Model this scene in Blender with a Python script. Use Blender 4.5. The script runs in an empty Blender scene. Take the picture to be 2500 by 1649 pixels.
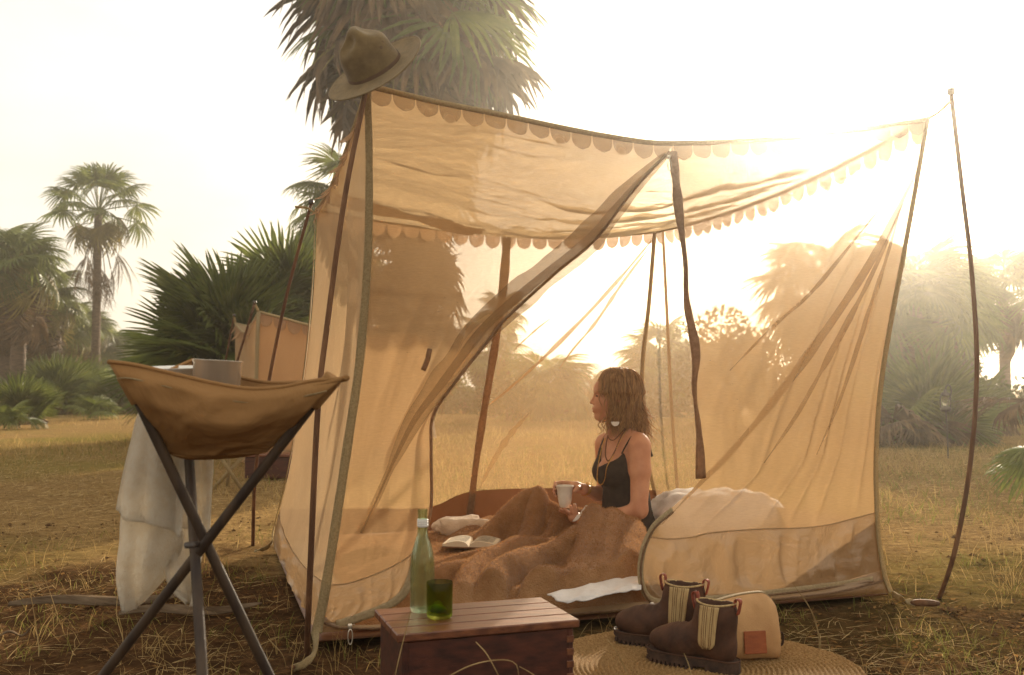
import bpy, math, random
import numpy as np
from mathutils import Vector, Matrix

R = math.radians
random.seed(7)
rng = np.random.default_rng(7)
scene = bpy.context.scene
COL = scene.collection

# ------------------------------------------------------------------ camera
CAM_H = 0.90
FPX = 2430.6                      # 35 mm lens on a 36 mm sensor, in pixels of the 2500 px photograph
HORIZON = 935.0
PITCH = math.atan((HORIZON - 824.5) / FPX)
cam_d = bpy.data.cameras.new('camera')
cam_d.lens = 35.0
cam_d.sensor_width = 36.0
cam_d.clip_start = 0.05
cam_d.clip_end = 2000
cam_d.dof.use_dof = True
cam_d.dof.focus_distance = 3.9
cam_d.dof.aperture_fstop = 5.0
cam = bpy.data.objects.new('camera', cam_d)
COL.objects.link(cam)
cam.location = (0, 0, CAM_H)
cam.rotation_euler = (R(90) + PITCH, 0, 0)
scene.camera = cam

# ------------------------------------------------------------------ sky, sun, exposure
SUN_AZ, SUN_EL = R(17.2), R(15.5)
world = bpy.data.worlds.new('World')
scene.world = world
world.use_nodes = True
wn, wl = world.node_tree.nodes, world.node_tree.links
for n in list(wn): wn.remove(n)
w_out = wn.new('ShaderNodeOutputWorld')
w_bg = wn.new('ShaderNodeBackground')
w_sky = wn.new('ShaderNodeTexSky')
w_sky.sky_type = 'NISHITA'
w_sky.sun_disc = False
w_sky.sun_elevation = SUN_EL
w_sky.sun_rotation = SUN_AZ
w_sky.air_density = 1.0
w_sky.dust_density = 4.0
w_sky.ozone_density = 1.0
w_co = wn.new('ShaderNodeTexCoord')
w_map = wn.new('ShaderNodeMapping'); w_map.inputs['Scale'].default_value = (1, 1, 2.6)
w_no = wn.new('ShaderNodeTexNoise'); w_no.inputs['Scale'].default_value = 2.3; w_no.inputs['Detail'].default_value = 6
w_ra = wn.new('ShaderNodeMapRange')
w_ra.inputs['From Min'].default_value = 0.3; w_ra.inputs['From Max'].default_value = 0.72
w_ra.inputs['To Min'].default_value = 0.78; w_ra.inputs['To Max'].default_value = 0.97
w_mix = wn.new('ShaderNodeMix'); w_mix.data_type = 'RGBA'
w_cl = wn.new('ShaderNodeMix'); w_cl.data_type = 'RGBA'
w_cl.inputs['A'].default_value = (4.8, 4.45, 3.8, 1)       # thin bright cloud
w_cl.inputs['B'].default_value = (1.95, 1.85, 1.68, 1)       # thicker grey cloud
wl.new(w_co.outputs['Generated'], w_map.inputs['Vector'])
wl.new(w_map.outputs['Vector'], w_no.inputs['Vector'])
wl.new(w_no.outputs['Fac'], w_ra.inputs['Value'])
wl.new(w_no.outputs['Fac'], w_cl.inputs['Factor'])
wl.new(w_ra.outputs['Result'], w_mix.inputs['Factor'])
wl.new(w_sky.outputs['Color'], w_mix.inputs['A'])
wl.new(w_cl.outputs['Result'], w_mix.inputs['B'])
wl.new(w_mix.outputs['Result'], w_bg.inputs['Color'])
wl.new(w_bg.outputs['Background'], w_out.inputs['Surface'])
w_bg.inputs['Strength'].default_value = 0.125

sun_d = bpy.data.lights.new('sun', 'SUN')
sun_d.energy = 4.3
sun_d.angle = R(0.6)
sun_d.color = (1.0, 0.86, 0.66)
sun = bpy.data.objects.new('sun', sun_d)
COL.objects.link(sun)
TO_SUN = Vector((math.sin(SUN_AZ) * math.cos(SUN_EL), math.cos(SUN_AZ) * math.cos(SUN_EL), math.sin(SUN_EL)))
sun.rotation_euler = TO_SUN.to_track_quat('Z', 'Y').to_euler()
sun.location = TO_SUN * 60

scene.view_settings.view_transform = 'Standard'
scene.view_settings.look = 'None'
scene.view_settings.exposure = 1.3
scene.view_settings.gamma = 1.0
scene.view_settings.use_curve_mapping = False
scene.render.engine = 'CYCLES'
cy = scene.cycles
cy.use_denoising = True
cy.denoiser = 'OPENIMAGEDENOISE'
cy.max_bounces = 8
cy.diffuse_bounces = 3
cy.glossy_bounces = 3
cy.transmission_bounces = 8
cy.transparent_max_bounces = 24
cy.volume_bounces = 2
cy.sample_clamp_indirect = 6.0
cy.caustics_reflective = False
cy.caustics_refractive = False

# ------------------------------------------------------------------ helpers: pixels of the photo to points of the place
CP, SP = math.cos(PITCH), math.sin(PITCH)
CAM = np.array([0, 0, CAM_H])
def ray(px, py):
    dx = (px - 1250.0) / FPX; dy = (824.5 - py) / FPX
    return np.array([dx, CP - SP * dy, SP + CP * dy])
def W(px, py, Y):
    d = ray(px, py); return CAM + d * (Y / d[1])
def G(px, py, z=0.0):
    d = ray(px, py); return CAM + d * ((z - CAM_H) / d[2])
def onplane(px, py, pl):
    p0, n = pl; d = ray(px, py)
    return CAM + d * (np.dot(p0 - CAM, n) / np.dot(d, n))
def nrm(v):
    v = np.asarray(v, float); return v / (np.linalg.norm(v) + 1e-12)

# ------------------------------------------------------------------ helpers: noise
def _h(ix, iy, s):
    n = (ix.astype(np.int64) * 374761393 + iy.astype(np.int64) * 668265263 + s * 1442695041) & 0xffffffff
    n = ((n ^ (n >> 13)) * 1274126177) & 0xffffffff
    return ((n ^ (n >> 16)) & 0xffff) / 65535.0
def vn(x, y, s=0):
    x = np.asarray(x, float); y = np.asarray(y, float)
    x, y = np.broadcast_arrays(x, y)
    ix, iy = np.floor(x), np.floor(y)
    fx, fy = x - ix, y - iy
    fx = fx * fx * fx * (fx * (fx * 6 - 15) + 10); fy = fy * fy * fy * (fy * (fy * 6 - 15) + 10)
    a = _h(ix, iy, s); b = _h(ix + 1, iy, s); c = _h(ix, iy + 1, s); d = _h(ix + 1, iy + 1, s)
    return (a * (1 - fx) + b * fx) * (1 - fy) + (c * (1 - fx) + d * fx) * fy
def fbm(x, y, o=4, s=0):
    t = 0; a = 0.5
    for i in range(o):
        t = t + a * (vn(x, y, s + i * 17) - 0.5); x = x * 2.03 + 5.1; y = y * 2.03 + 1.7; a *= 0.5
    return t
def ridge(x, y, s=0):
    n = vn(x, y, s); return 1 - np.abs(2 * n - 1)

# ------------------------------------------------------------------ helpers: curves and meshes
def smooth_line(pts, n):
    P = [np.asarray(p, float) for p in pts]
    if len(P) == 2:
        out = [P[0] + (P[1] - P[0]) * t for t in np.linspace(0, 1, n)]
        return np.array(out)
    Q = [2 * P[0] - P[1]] + P + [2 * P[-1] - P[-2]]
    fine = []
    for i in range(1, len(Q) - 2):
        p0, p1, p2, p3 = Q[i - 1], Q[i], Q[i + 1], Q[i + 2]
        for t in np.linspace(0, 1, 12, endpoint=False):
            fine.append(0.5 * ((2 * p1) + (-p0 + p2) * t + (2 * p0 - 5 * p1 + 4 * p2 - p3) * t * t + (-p0 + 3 * p1 - 3 * p2 + p3) * t ** 3))
    fine.append(P[-1]); fine = np.array(fine)
    s = np.concatenate([[0], np.cumsum(np.linalg.norm(np.diff(fine, axis=0), axis=1))])
    u = np.linspace(0, s[-1], n)
    return np.stack([np.interp(u, s, fine[:, k]) for k in range(fine.shape[1])], 1)

def coons(top, bottom, left, right, nu, nv):
    T, B, L, Rr = smooth_line(top, nu + 1), smooth_line(bottom, nu + 1), smooth_line(left, nv + 1), smooth_line(right, nv + 1)
    u = np.linspace(0, 1, nu + 1)[None, :, None]; v = np.linspace(0, 1, nv + 1)[:, None, None]
    ru = (1 - v) * T[None] + v * B[None]
    rv = (1 - u) * L[:, None] + u * Rr[:, None]
    c = (1 - u) * (1 - v) * T[0] + u * (1 - v) * T[-1] + (1 - u) * v * B[0] + u * v * B[-1]
    return ru + rv - c                                  # (nv+1, nu+1, 3)

class MB:                                               # a heap of vertices and faces
    def __init__(s): s.v = []; s.f = []; s.n = 0
    def add(s, v, f):
        v = np.asarray(v, float).reshape(-1, 3); o = s.n
        s.v.append(v); s.n += len(v)
        s.f.extend([tuple(int(i) + o for i in q) for q in f]); return s
    def verts(s): return np.concatenate(s.v) if s.v else np.zeros((0, 3))

def grid_faces(nr, nc, wrap=False):
    f = []
    for i in range(nr - 1):
        for j in range(nc if wrap else nc - 1):
            k = (j + 1) % nc
            f.append((i * nc + j, i * nc + k, (i + 1) * nc + k, (i + 1) * nc + j))
    return f
def grid_mb(P, mb=None):
    mb = mb or MB(); mb.add(P.reshape(-1, 3), grid_faces(P.shape[0], P.shape[1])); return mb
def thick_grid(P, t, mb=None):                          # a grid given a real thickness t along its own normal
    mb = mb or MB()
    du = np.gradient(P, axis=1); dv = np.gradient(P, axis=0)
    n = np.cross(du, dv); n /= (np.linalg.norm(n, axis=2, keepdims=True) + 1e-12)
    A = P + n * t / 2; B = P - n * t / 2
    r, c = P.shape[:2]; o = r * c
    f = grid_faces(r, c) + [tuple(o + i for i in reversed(q)) for q in grid_faces(r, c)]
    edge = [(0, j) for j in range(c)] + [(i, c - 1) for i in range(1, r)] + [(r - 1, j) for j in range(c - 2, -1, -1)] + [(i, 0) for i in range(r - 2, 0, -1)]
    for k in range(len(edge)):
        a = edge[k][0] * c + edge[k][1]; b = edge[(k + 1) % len(edge)]; b = b[0] * c + b[1]
        f.append((b, a, o + a, o + b))
    mb.add(np.concatenate([A.reshape(-1, 3), B.reshape(-1, 3)]), f); return mb

def tube_mb(pts, rad, n=10, mb=None, caps=True, flat=1.0, up=None):
    mb = mb or MB(); P = np.asarray(pts, float); m = len(P)
    rad = np.broadcast_to(np.asarray(rad, float), (m,))
    T = np.gradient(P, axis=0); T /= (np.linalg.norm(T, axis=1, keepdims=True) + 1e-12)
    a = np.array(up if up is not None else ([0, 0, 1] if abs(T[0][2]) < 0.9 else [1, 0, 0]), float)
    N = nrm(a - T[0] * np.dot(a, T[0])); V = []
    for i in range(m):
        N = nrm(N - T[i] * np.dot(N, T[i])); B = np.cross(T[i], N)
        for k in range(n):
            t = 2 * math.pi * k / n
            V.append(P[i] + rad[i] * (math.cos(t) * N * flat + math.sin(t) * B))
    f = grid_faces(m, n, True)
    if caps: f += [tuple(range(n - 1, -1, -1)), tuple((m - 1) * n + k for k in range(n))]
    mb.add(V, f); return mb

def lathe_mb(prof, n=32, mb=None, mtx=None, axis=(0, 0, 1)):
    mb = mb or MB(); V = []
    for r, z in prof:
        for k in range(n):
            t = 2 * math.pi * k / n; V.append((r * math.cos(t), r * math.sin(t), z))
    V = np.array(V); f = grid_faces(len(prof), n, True)
    if prof[0][0] > 1e-6: f.append(tuple(range(n - 1, -1, -1)))
    if prof[-1][0] > 1e-6: f.append(tuple((len(prof) - 1) * n + k for k in range(n)))
    if mtx is not None: V = V @ np.array(mtx)[:3, :3].T + np.array(mtx)[:3, 3]
    mb.add(V, f); return mb

def box_mb(c, s, mb=None, rot=None, bev=0.0):
    mb = mb or MB(); c = np.asarray(c, float); h = np.asarray(s, float) / 2
    if bev <= 0:
        V = np.array([[x, y, z] for x in (-1, 1) for y in (-1, 1) for z in (-1, 1)]) * h
        F = [(0, 1, 3, 2), (4, 6, 7, 5), (0, 4, 5, 1), (2, 3, 7, 6), (0, 2, 6, 4), (1, 5, 7, 3)]
    else:
        b = min(bev, h.min() * 0.9); V = []; F = []; idx = {}
        for x in (-1, 1):
            for y in (-1, 1):
                for z in (-1, 1):
                    s_ = np.array([x, y, z])
                    for k in range(3):
                        p = s_ * (h - b); p[k] = s_[k] * h[k]; idx[(x, y, z, k)] = len(V); V.append(p)
        def order(q):
            cc = sum(np.array(V[i]) for i in q) / len(q)
            nn = nrm(cc); a = nrm(np.cross(nn, [0.3, 0.5, 0.8])); b2 = np.cross(nn, a)
            return tuple(sorted(q, key=lambda i: math.atan2(np.dot(V[i] - cc, b2), np.dot(V[i] - cc, a))))
        S = (-1, 1)
        for x in S: F.append(order([idx[(x, y, z, 0)] for y in S for z in S]))
        for y in S: F.append(order([idx[(x, y, z, 1)] for x in S for z in S]))
        for z in S: F.append(order([idx[(x, y, z, 2)] for x in S for y in S]))
        for x in S:
            for y in S: F.append(order([idx[(x, y, z, k)] for z in S for k in (0, 1)]))
            for z in S: F.append(order([idx[(x, y, z, k)] for y in S for k in (0, 2)]))
        for y in S:
            for z in S: F.append(order([idx[(x, y, z, k)] for x in S for k in (1, 2)]))
        for x in S:
            for y in S:
                for z in S: F.append(order([idx[(x, y, z, k)] for k in range(3)]))
        V = np.array(V)
    if rot is not None: V = V @ np.array(rot)[:3, :3].T
    mb.add(V + c, F); return mb

def make_mesh(name, mb, mat=None, smooth=True):
    v = mb.verts(); me = bpy.data.meshes.new(name)
    me.from_pydata(v.tolist(), [], mb.f); me.update()
    if smooth: me.shade_smooth()
    if mat: me.materials.append(mat)
    return me

ROOT = {}
def thing(name, label, cat, loc=(0, 0, 0), group=None):
    o = bpy.data.objects.new(name, None); COL.objects.link(o)
    o.empty_display_size = 0.1; o.location = [float(c) for c in loc]
    o['label'] = label; o['category'] = cat
    if group: o['group'] = group
    ROOT[o] = np.array(loc, float); return o
def part(name, mb, mat, parent, smooth=True, label=None):
    off = ROOT[parent]
    m2 = MB(); m2.add(mb.verts() - off, mb.f)
    o = bpy.data.objects.new(name, make_mesh(name, m2, mat, smooth)); COL.objects.link(o)
    o.parent = parent; ROOT[o] = off
    if label: o['label'] = label
    return o
def solo(name, label, cat, mb, mat, loc=None, group=None, smooth=True):
    v = mb.verts(); loc = np.array([v[:, 0].mean(), v[:, 1].mean(), v[:, 2].min()]) if loc is None else np.array(loc, float)
    m2 = MB(); m2.add(v - loc, mb.f)
    o = bpy.data.objects.new(name, make_mesh(name, m2, mat, smooth)); COL.objects.link(o)
    o.location = loc.tolist(); o['label'] = label; o['category'] = cat
    if group: o['group'] = group
    ROOT[o] = loc; return o
def setting(name, mb, mat, kind='structure', smooth=True, label=None, cat=None):
    o = bpy.data.objects.new(name, make_mesh(name, mb, mat, smooth)); COL.objects.link(o)
    o['kind'] = kind
    if label: o['label'] = label
    if cat: o['category'] = cat
    ROOT[o] = np.zeros(3); return o
def autosmooth(o, deg=35):
    me = o.data; me.shade_smooth()
    try: me.set_sharp_from_angle(angle=R(deg))
    except Exception: pass

# ------------------------------------------------------------------ helpers: signed distance modelling (one continuous skin)
class SDF:
    def __init__(s, lo, hi, h):
        s.lo = np.array(lo, float); s.h = h
        s.n = np.ceil((np.array(hi) - s.lo) / h).astype(int) + 1
        s.D = np.full(s.n, 0.2, np.float32)
    def _sl(s, lo, hi):
        a = np.maximum(np.floor((lo - s.lo) / s.h).astype(int), 0); b = np.minimum(np.ceil((hi - s.lo) / s.h).astype(int) + 1, s.n)
        if np.any(b <= a): return None, None
        g = [(s.lo[k] + np.arange(a[k], b[k]) * s.h).astype(np.float32) for k in range(3)]
        P = np.stack(np.meshgrid(*g, indexing='ij'), -1)
        return tuple(slice(a[k], b[k]) for k in range(3)), P
    def _mix(s, sl, d, k, op):
        A = s.D[sl]
        if op == 'sub':
            hh = np.clip(0.5 - 0.5 * (A + d) / k, 0, 1); s.D[sl] = A * (1 - hh) - d * hh + k * hh * (1 - hh)
        elif op == 'add':
            hh = np.clip(0.5 + 0.5 * (d - A) / k, 0, 1); s.D[sl] = d * (1 - hh) + A * hh - k * hh * (1 - hh)
    def cap(s, a, b, ra, rb, k=0.01, op='add', m=0.05):
        a = np.asarray(a, np.float32); b = np.asarray(b, np.float32); r = max(ra, rb) + m
        sl, P = s._sl(np.minimum(a, b) - r, np.maximum(a, b) + r)
        if sl is None: return s
        ab = b - a; t = np.clip(((P - a) @ ab) / (float(ab @ ab) + 1e-9), 0, 1)
        d = np.linalg.norm(P - a - t[..., None] * ab, axis=-1) - (ra + (rb - ra) * t)
        s._mix(sl, d, k, op); return s
    def ell(s, c, r, k=0.01, rot=None, op='add', m=0.05):
        c = np.asarray(c, np.float32); r = np.asarray(r, np.float32); q = r.max() + m
        sl, P = s._sl(c - q, c + q)
        if sl is None: return s
        X = P - c
        if rot is not None: X = X @ np.asarray(rot, np.float32)
        k0 = np.linalg.norm(X / r, axis=-1); k1 = np.linalg.norm(X / (r * r), axis=-1) + 1e-6
        s._mix(sl, k0 * (k0 - 1) / k1, k, op); return s
    def full(s):
        return s._sl(s.lo, s.lo + s.n * s.h)[1]
    def mesh(s):
        D = s.D; ins = D < 0; n = s.n
        nv = np.zeros(n - 1, np.int32); acc = np.zeros(tuple(n - 1) + (3,), np.float32)
        cs = [(i, j, k) for i in (0, 1) for j in (0, 1) for k in (0, 1)]
        def sub(A, o): return A[o[0]:o[0] + n[0] - 1, o[1]:o[1] + n[1] - 1, o[2]:o[2] + n[2] - 1]
        for a in cs:
            for ax in range(3):
                if a[ax]: continue
                b = list(a); b[ax] = 1
                da, db = sub(D, a), sub(D, b); x = (da < 0) != (db < 0)
                t = np.where(x, da / np.where(x, da - db, 1), 0)
                nv += x
                for c in range(3): acc[..., c] += np.where(x, a[c] + (t if c == ax else 0), 0)
        act = nv > 0; idx = np.full(act.shape, -1, np.int64); q = np.argwhere(act)
        idx[act] = np.arange(len(q))
        V = s.lo + (q + acc[act] / nv[act][:, None]) * s.h
        F = []
        for ax in range(3):
            u, w = (ax + 1) % 3, (ax + 2) % 3
            A = [slice(1, -1)] * 3; A[ax] = slice(0, -1); B = list(A); B[ax] = slice(1, None)
            x = ins[tuple(A)] != ins[tuple(B)]
            e = np.argwhere(x); sgn = ins[tuple(A)][x]
            e[:, u] += 1; e[:, w] += 1
            def g(du, dw):
                z = e.copy(); z[:, u] -= du; z[:, w] -= dw; return idx[z[:, 0], z[:, 1], z[:, 2]]
            Q = np.stack([g(1, 1), g(0, 1), g(0, 0), g(1, 0)], 1)
            Q[~sgn] = Q[~sgn][:, ::-1]; F.append(Q)
        F = np.concatenate(F); F = F[(F >= 0).all(1)]
        mb = MB(); mb.v = [V]; mb.n = len(V); mb.f = [tuple(r) for r in F.tolist()]
        return mb

# ------------------------------------------------------------------ helpers: materials
def lin(c):
    return tuple((x / 255 / 12.92 if x / 255 <= 0.04045 else ((x / 255 + 0.055) / 1.055) ** 2.4) for x in c) + (1.0,)
def new_mat(name):
    m = bpy.data.materials.new(name); m.use_nodes = True
    nt = m.node_tree
    for n in list(nt.nodes): nt.nodes.remove(n)
    out = nt.nodes.new('ShaderNodeOutputMaterial')
    return m, nt, out
def nz(nt, scale, detail=4, vec=None, rough=0.55, dist=0.0):
    n = nt.nodes.new('ShaderNodeTexNoise'); n.inputs['Scale'].default_value = scale
    n.inputs['Detail'].default_value = detail; n.inputs['Roughness'].default_value = rough; n.inputs['Distortion'].default_value = dist
    if vec is not None: nt.links.new(vec, n.inputs['Vector'])
    return n
def coord(nt, scale=(1, 1, 1), rot=(0, 0, 0)):
    t = nt.nodes.new('ShaderNodeTexCoord'); m = nt.nodes.new('ShaderNodeMapping')
    m.inputs['Scale'].default_value = scale; m.inputs['Rotation'].default_value = rot
    nt.links.new(t.outputs['Object'], m.inputs['Vector']); return m.outputs['Vector']
def ramp(nt, fac, stops):
    r = nt.nodes.new('ShaderNodeValToRGB'); e = r.color_ramp.elements
    while len(e) < len(stops): e.new(0.5)
    for i, (p, c) in enumerate(stops): e[i].position = p; e[i].color = c
    nt.links.new(fac, r.inputs['Fac']); return r.outputs['Color']
def mixc(nt, fac, a, b, mode='MIX'):
    m = nt.nodes.new('ShaderNodeMix'); m.data_type = 'RGBA'; m.blend_type = mode
    for k, v in (('Factor', fac), ('A', a), ('B', b)):
        if hasattr(v, 'is_output'): nt.links.new(v, m.inputs[k])
        else: m.inputs[k].default_value = v
    return m.outputs['Result']
def bump(nt, h, strength, dist=0.01):
    b = nt.nodes.new('ShaderNodeBump'); b.inputs['Strength'].default_value = strength; b.inputs['Distance'].default_value = dist
    nt.links.new(h, b.inputs['Height']); return b.outputs['Normal']
def solid(name, c1, c2=None, rough=0.7, scale=20, stretch=(1, 1, 1), bmp=0.2, bscale=None, bdist=0.004, metal=0.0, spec=0.4, sheen=0.0, detail=5, trans=0.0, randv=0.0, lo=0.35, hi=0.65):
    m, nt, out = new_mat(name)
    vec = coord(nt, stretch)
    n = nz(nt, scale, detail, vec)
    col = ramp(nt, n.outputs['Fac'], [(lo, lin(c1)), (hi, lin(c2 or c1))])
    if randv:
        oi = nt.nodes.new('ShaderNodeObjectInfo'); hs = nt.nodes.new('ShaderNodeHueSaturation')
        mr = nt.nodes.new('ShaderNodeMapRange'); mr.inputs['To Min'].default_value = 1 - randv; mr.inputs['To Max'].default_value = 1 + randv
        nt.links.new(oi.outputs['Random'], mr.inputs['Value']); nt.links.new(mr.outputs['Result'], hs.inputs['Value'])
        nt.links.new(col, hs.inputs['Color']); col = hs.outputs['Color']
    p = nt.nodes.new('ShaderNodeBsdfPrincipled')
    nt.links.new(col, p.inputs['Base Color'])
    p.inputs['Roughness'].default_value = rough; p.inputs['Metallic'].default_value = metal
    p.inputs['Specular IOR Level'].default_value = spec
    if sheen: p.inputs['Sheen Weight'].default_value = sheen; p.inputs['Sheen Roughness'].default_value = 0.4
    if bmp:
        b = nz(nt, bscale or scale * 6, 4, vec)
        nt.links.new(bump(nt, b.outputs['Fac'], bmp, bdist), p.inputs['Normal'])
    sh = p.outputs['BSDF']
    if trans:
        t = nt.nodes.new('ShaderNodeBsdfTranslucent'); nt.links.new(col, t.inputs['Color'])
        x = nt.nodes.new('ShaderNodeMixShader'); x.inputs['Fac'].default_value = trans
        nt.links.new(sh, x.inputs[1]); nt.links.new(t.outputs['BSDF'], x.inputs[2]); sh = x.outputs['Shader']
    nt.links.new(sh, out.inputs['Surface']); return m
def cloth(name, c, c2, clear, trans=0.5, weave=900, rough=0.8, spec=0.1, wr=0.3, wsc=11.0, wst=(1, 1, 0.35)):
    # woven cloth: 'clear' is how much of it is open holes, the threads both reflect and let light through
    m, nt, out = new_mat(name)
    vec = coord(nt)
    n1 = nz(nt, 3.0, 5, vec); n2 = nz(nt, 1.0, 4, coord(nt, (weave * 0.05, weave * 0.05, weave * 0.3)))
    col = mixc(nt, n1.outputs['Fac'], lin(c), lin(c2))
    mr = nt.nodes.new('ShaderNodeMapRange'); mr.inputs['From Min'].default_value = 0.3; mr.inputs['From Max'].default_value = 0.7
    mr.inputs['To Min'].default_value = max(0, 1 - clear - 0.04); mr.inputs['To Max'].default_value = min(1, 1 - clear + 0.04)
    nt.links.new(n2.outputs['Fac'], mr.inputs['Value'])
    d = nt.nodes.new('ShaderNodeBsdfPrincipled'); nt.links.new(col, d.inputs['Base Color'])
    d.inputs['Roughness'].default_value = rough; d.inputs['Specular IOR Level'].default_value = spec
    n3 = nz(nt, wsc, 5, coord(nt, wst), 0.6, 1.2)
    nb = bump(nt, n3.outputs['Fac'], wr, 0.03)
    nt.links.new(nb, d.inputs['Normal'])
    t = nt.nodes.new('ShaderNodeBsdfTranslucent'); nt.links.new(col, t.inputs['Color']); nt.links.new(nb, t.inputs['Normal'])
    x = nt.nodes.new('ShaderNodeMixShader'); x.inputs['Fac'].default_value = trans
    nt.links.new(d.outputs['BSDF'], x.inputs[1]); nt.links.new(t.outputs['BSDF'], x.inputs[2])
    if clear > 0:
        tr = nt.nodes.new('ShaderNodeBsdfTransparent')
        y = nt.nodes.new('ShaderNodeMixShader'); nt.links.new(mr.outputs['Result'], y.inputs['Fac'])
        nt.links.new(tr.outputs['BSDF'], y.inputs[1]); nt.links.new(x.outputs['Shader'], y.inputs[2])
        nt.links.new(y.outputs['Shader'], out.inputs['Surface'])
    else: nt.links.new(x.outputs['Shader'], out.inputs['Surface'])
    return m

M = {}
M['mesh'] = cloth('tent_mesh', (188, 156, 114), (174, 140, 98), 0.43, 0.55, wr=0.5, wsc=3.0, wst=(1, 1, 0.7))
M['mesh_back'] = cloth('tent_mesh_back', (186, 152, 108), (172, 136, 92), 0.56, 0.55, wr=0.4, wsc=3.0, wst=(1, 1, 0.7))
M['canvas_side'] = cloth('tent_side_cloth', (192, 164, 128), (174, 146, 110), 0.14, 0.5, wr=0.6, wsc=9.0)
M['roof'] = cloth('tent_roof_cloth', (198, 172, 132), (182, 154, 114), 0.12, 0.64, wr=1.6, wsc=7.0, wst=(0.5, 1.7, 1.0))
M['valance'] = cloth('valance_cloth', (206, 174, 136), (192, 158, 120), 0.34, 0.62)
M['valance_sheer'] = cloth('sheer_valance', (196, 164, 122), (182, 148, 106), 0.6, 0.58)
M['nylon'] = cloth('nylon_band', (176, 144, 106), (160, 128, 92), 0.0, 0.34, rough=0.26, spec=0.6, wr=0.7, wsc=5.0, wst=(1, 1, 1))
M['tub'] = cloth('groundsheet_nylon', (124, 78, 46), (106, 66, 38), 0.0, 0.15, rough=0.42, spec=0.45)
M['tape'] = solid('webbing_tape', (190, 168, 126), (164, 142, 102), 0.9, 160, bmp=0.6, bscale=400, trans=0.42)
M['zip'] = solid('zip_tape', (170, 146, 108), (146, 124, 88), 0.7, 90, bmp=0.4)
M['door_tape'] = solid('door_binding', (176, 142, 108), (150, 118, 88), 0.8, 60, bmp=0.3, trans=0.6)
M['steel'] = solid('steel', (240, 226, 204), (208, 194, 172), 0.26, 14, (1, 1, 0.1), 0.05, metal=0.65)
M['pole'] = solid('pole_wood', (124, 88, 60), (88, 60, 42), 0.75, 30, (1, 1, 0.15), 0.2, spec=0.15)
M['rod'] = solid('grey_rod', (84, 74, 66), (58, 50, 46), 0.45, 40, (1, 1, 0.2), 0.3, spec=0.5)
M['legwood'] = solid('dark_leg_wood', (76, 58, 40), (48, 34, 24), 0.65, 18, (1, 1, 0.12), 0.3, spec=0.45)
M['bowl'] = cloth('waxed_canvas', (186, 142, 92), (146, 106, 64), 0.0, 0.25, rough=0.8, wr=0.5, wsc=4.5, wst=(1, 1, 1))
M['towel'] = solid('terry_towel', (255, 245, 226), (250, 236, 212), 0.95, 60, bmp=1.0, bscale=260, bdist=0.014, sheen=0.2, trans=0.42)
M['white'] = solid('white_enamel', (240, 236, 226), (226, 220, 208), 0.35, 20, bmp=0.0)
M['sheet'] = solid('white_cotton', (238, 232, 226), (224, 216, 208), 0.9, 18, bmp=0.5, bscale=30, bdist=0.01, trans=0.2)
M['fleece'] = solid('brown_fleece', (170, 128, 88), (142, 102, 66), 1.0, 9, bmp=0.7, bscale=150, bdist=0.015, sheen=0.25, spec=0.0)
M['cream'] = solid('cream_fleece', (228, 206, 182), (212, 188, 160), 1.0, 20, bmp=0.9, bscale=160, bdist=0.01, sheen=0.4)
M['mahog'] = solid('mahogany_top', (140, 80, 48), (104, 54, 32), 0.34, 6, (1, 9, 9), 0.12, spec=0.5, dist=0.0) if False else solid('mahogany_top', (126, 76, 47), (88, 48, 30), 0.36, 5, (1.2, 14, 14), 0.15, spec=0.5)
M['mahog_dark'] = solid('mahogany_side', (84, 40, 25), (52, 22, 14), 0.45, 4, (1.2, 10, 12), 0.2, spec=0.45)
M['leather'] = solid('boot_leather', (90, 58, 39), (50, 31, 21), 0.7, 14, bmp=0.5, bscale=60, spec=0.3, lo=0.3, hi=0.72)
M['sole'] = solid('boot_sole', (78, 56, 42), (48, 34, 26), 0.85, 30, bmp=0.5, bscale=120)
M['gusset'] = solid('gusset_knit', (196, 168, 118), (170, 140, 94), 0.9, 120, (1, 1, 0.1), 0.8, bscale=300)
M['gusset_line'] = solid('gusset_stitch', (120, 86, 52), (100, 70, 42), 0.9, 60)
M['redleather'] = solid('pull_tab_leather', (150, 66, 38), (120, 50, 30), 0.6, 60, bmp=0.3)
M['patch'] = solid('tan_leather_patch', (158, 84, 40), (136, 68, 32), 0.55, 22, (1, 1, 3), 0.2)
M['bagcloth'] = solid('waxed_bag_cloth', (196, 152, 102), (174, 130, 84), 0.75, 9, bmp=0.4, bscale=220)
M['darkleather'] = solid('dark_strap', (66, 44, 30), (46, 30, 20), 0.6, 50)
M['jute'] = solid('jute', (180, 142, 90), (136, 102, 58), 0.95, 120, bmp=1.0, bscale=260, bdist=0.006)
M['felt'] = solid('olive_felt', (134, 112, 76), (114, 94, 62), 0.92, 30, bmp=0.5, bscale=380, sheen=0.3, spec=0.1)
M['hatband'] = solid('hat_band_leather', (112, 82, 58), (90, 64, 46), 0.5, 40, bmp=0.2)
M['skin'] = solid('skin', (212, 158, 124), (196, 138, 106), 0.5, 14, bmp=0.08, bscale=90, spec=0.4)
M['lip'] = solid('lip', (176, 98, 84), (164, 88, 76), 0.45, 30, bmp=0.1)
M['eye'] = solid('eye', (70, 52, 42), (48, 34, 28), 0.2, 30, bmp=0.0)
M['hair'] = solid('hair', (208, 164, 112), (152, 112, 72), 0.42, 60, (1, 1, 0.2), 0.4, spec=0.5, trans=0.42)
M['hair_light'] = solid('hair_sunbleached', (222, 180, 122), (184, 142, 92), 0.42, 60, (1, 1, 0.2), 0.3, spec=0.5, trans=0.4)
M['tank'] = solid('charcoal_jersey', (64, 54, 48), (50, 42, 38), 0.9, 24, bmp=0.3, bscale=260)
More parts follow.
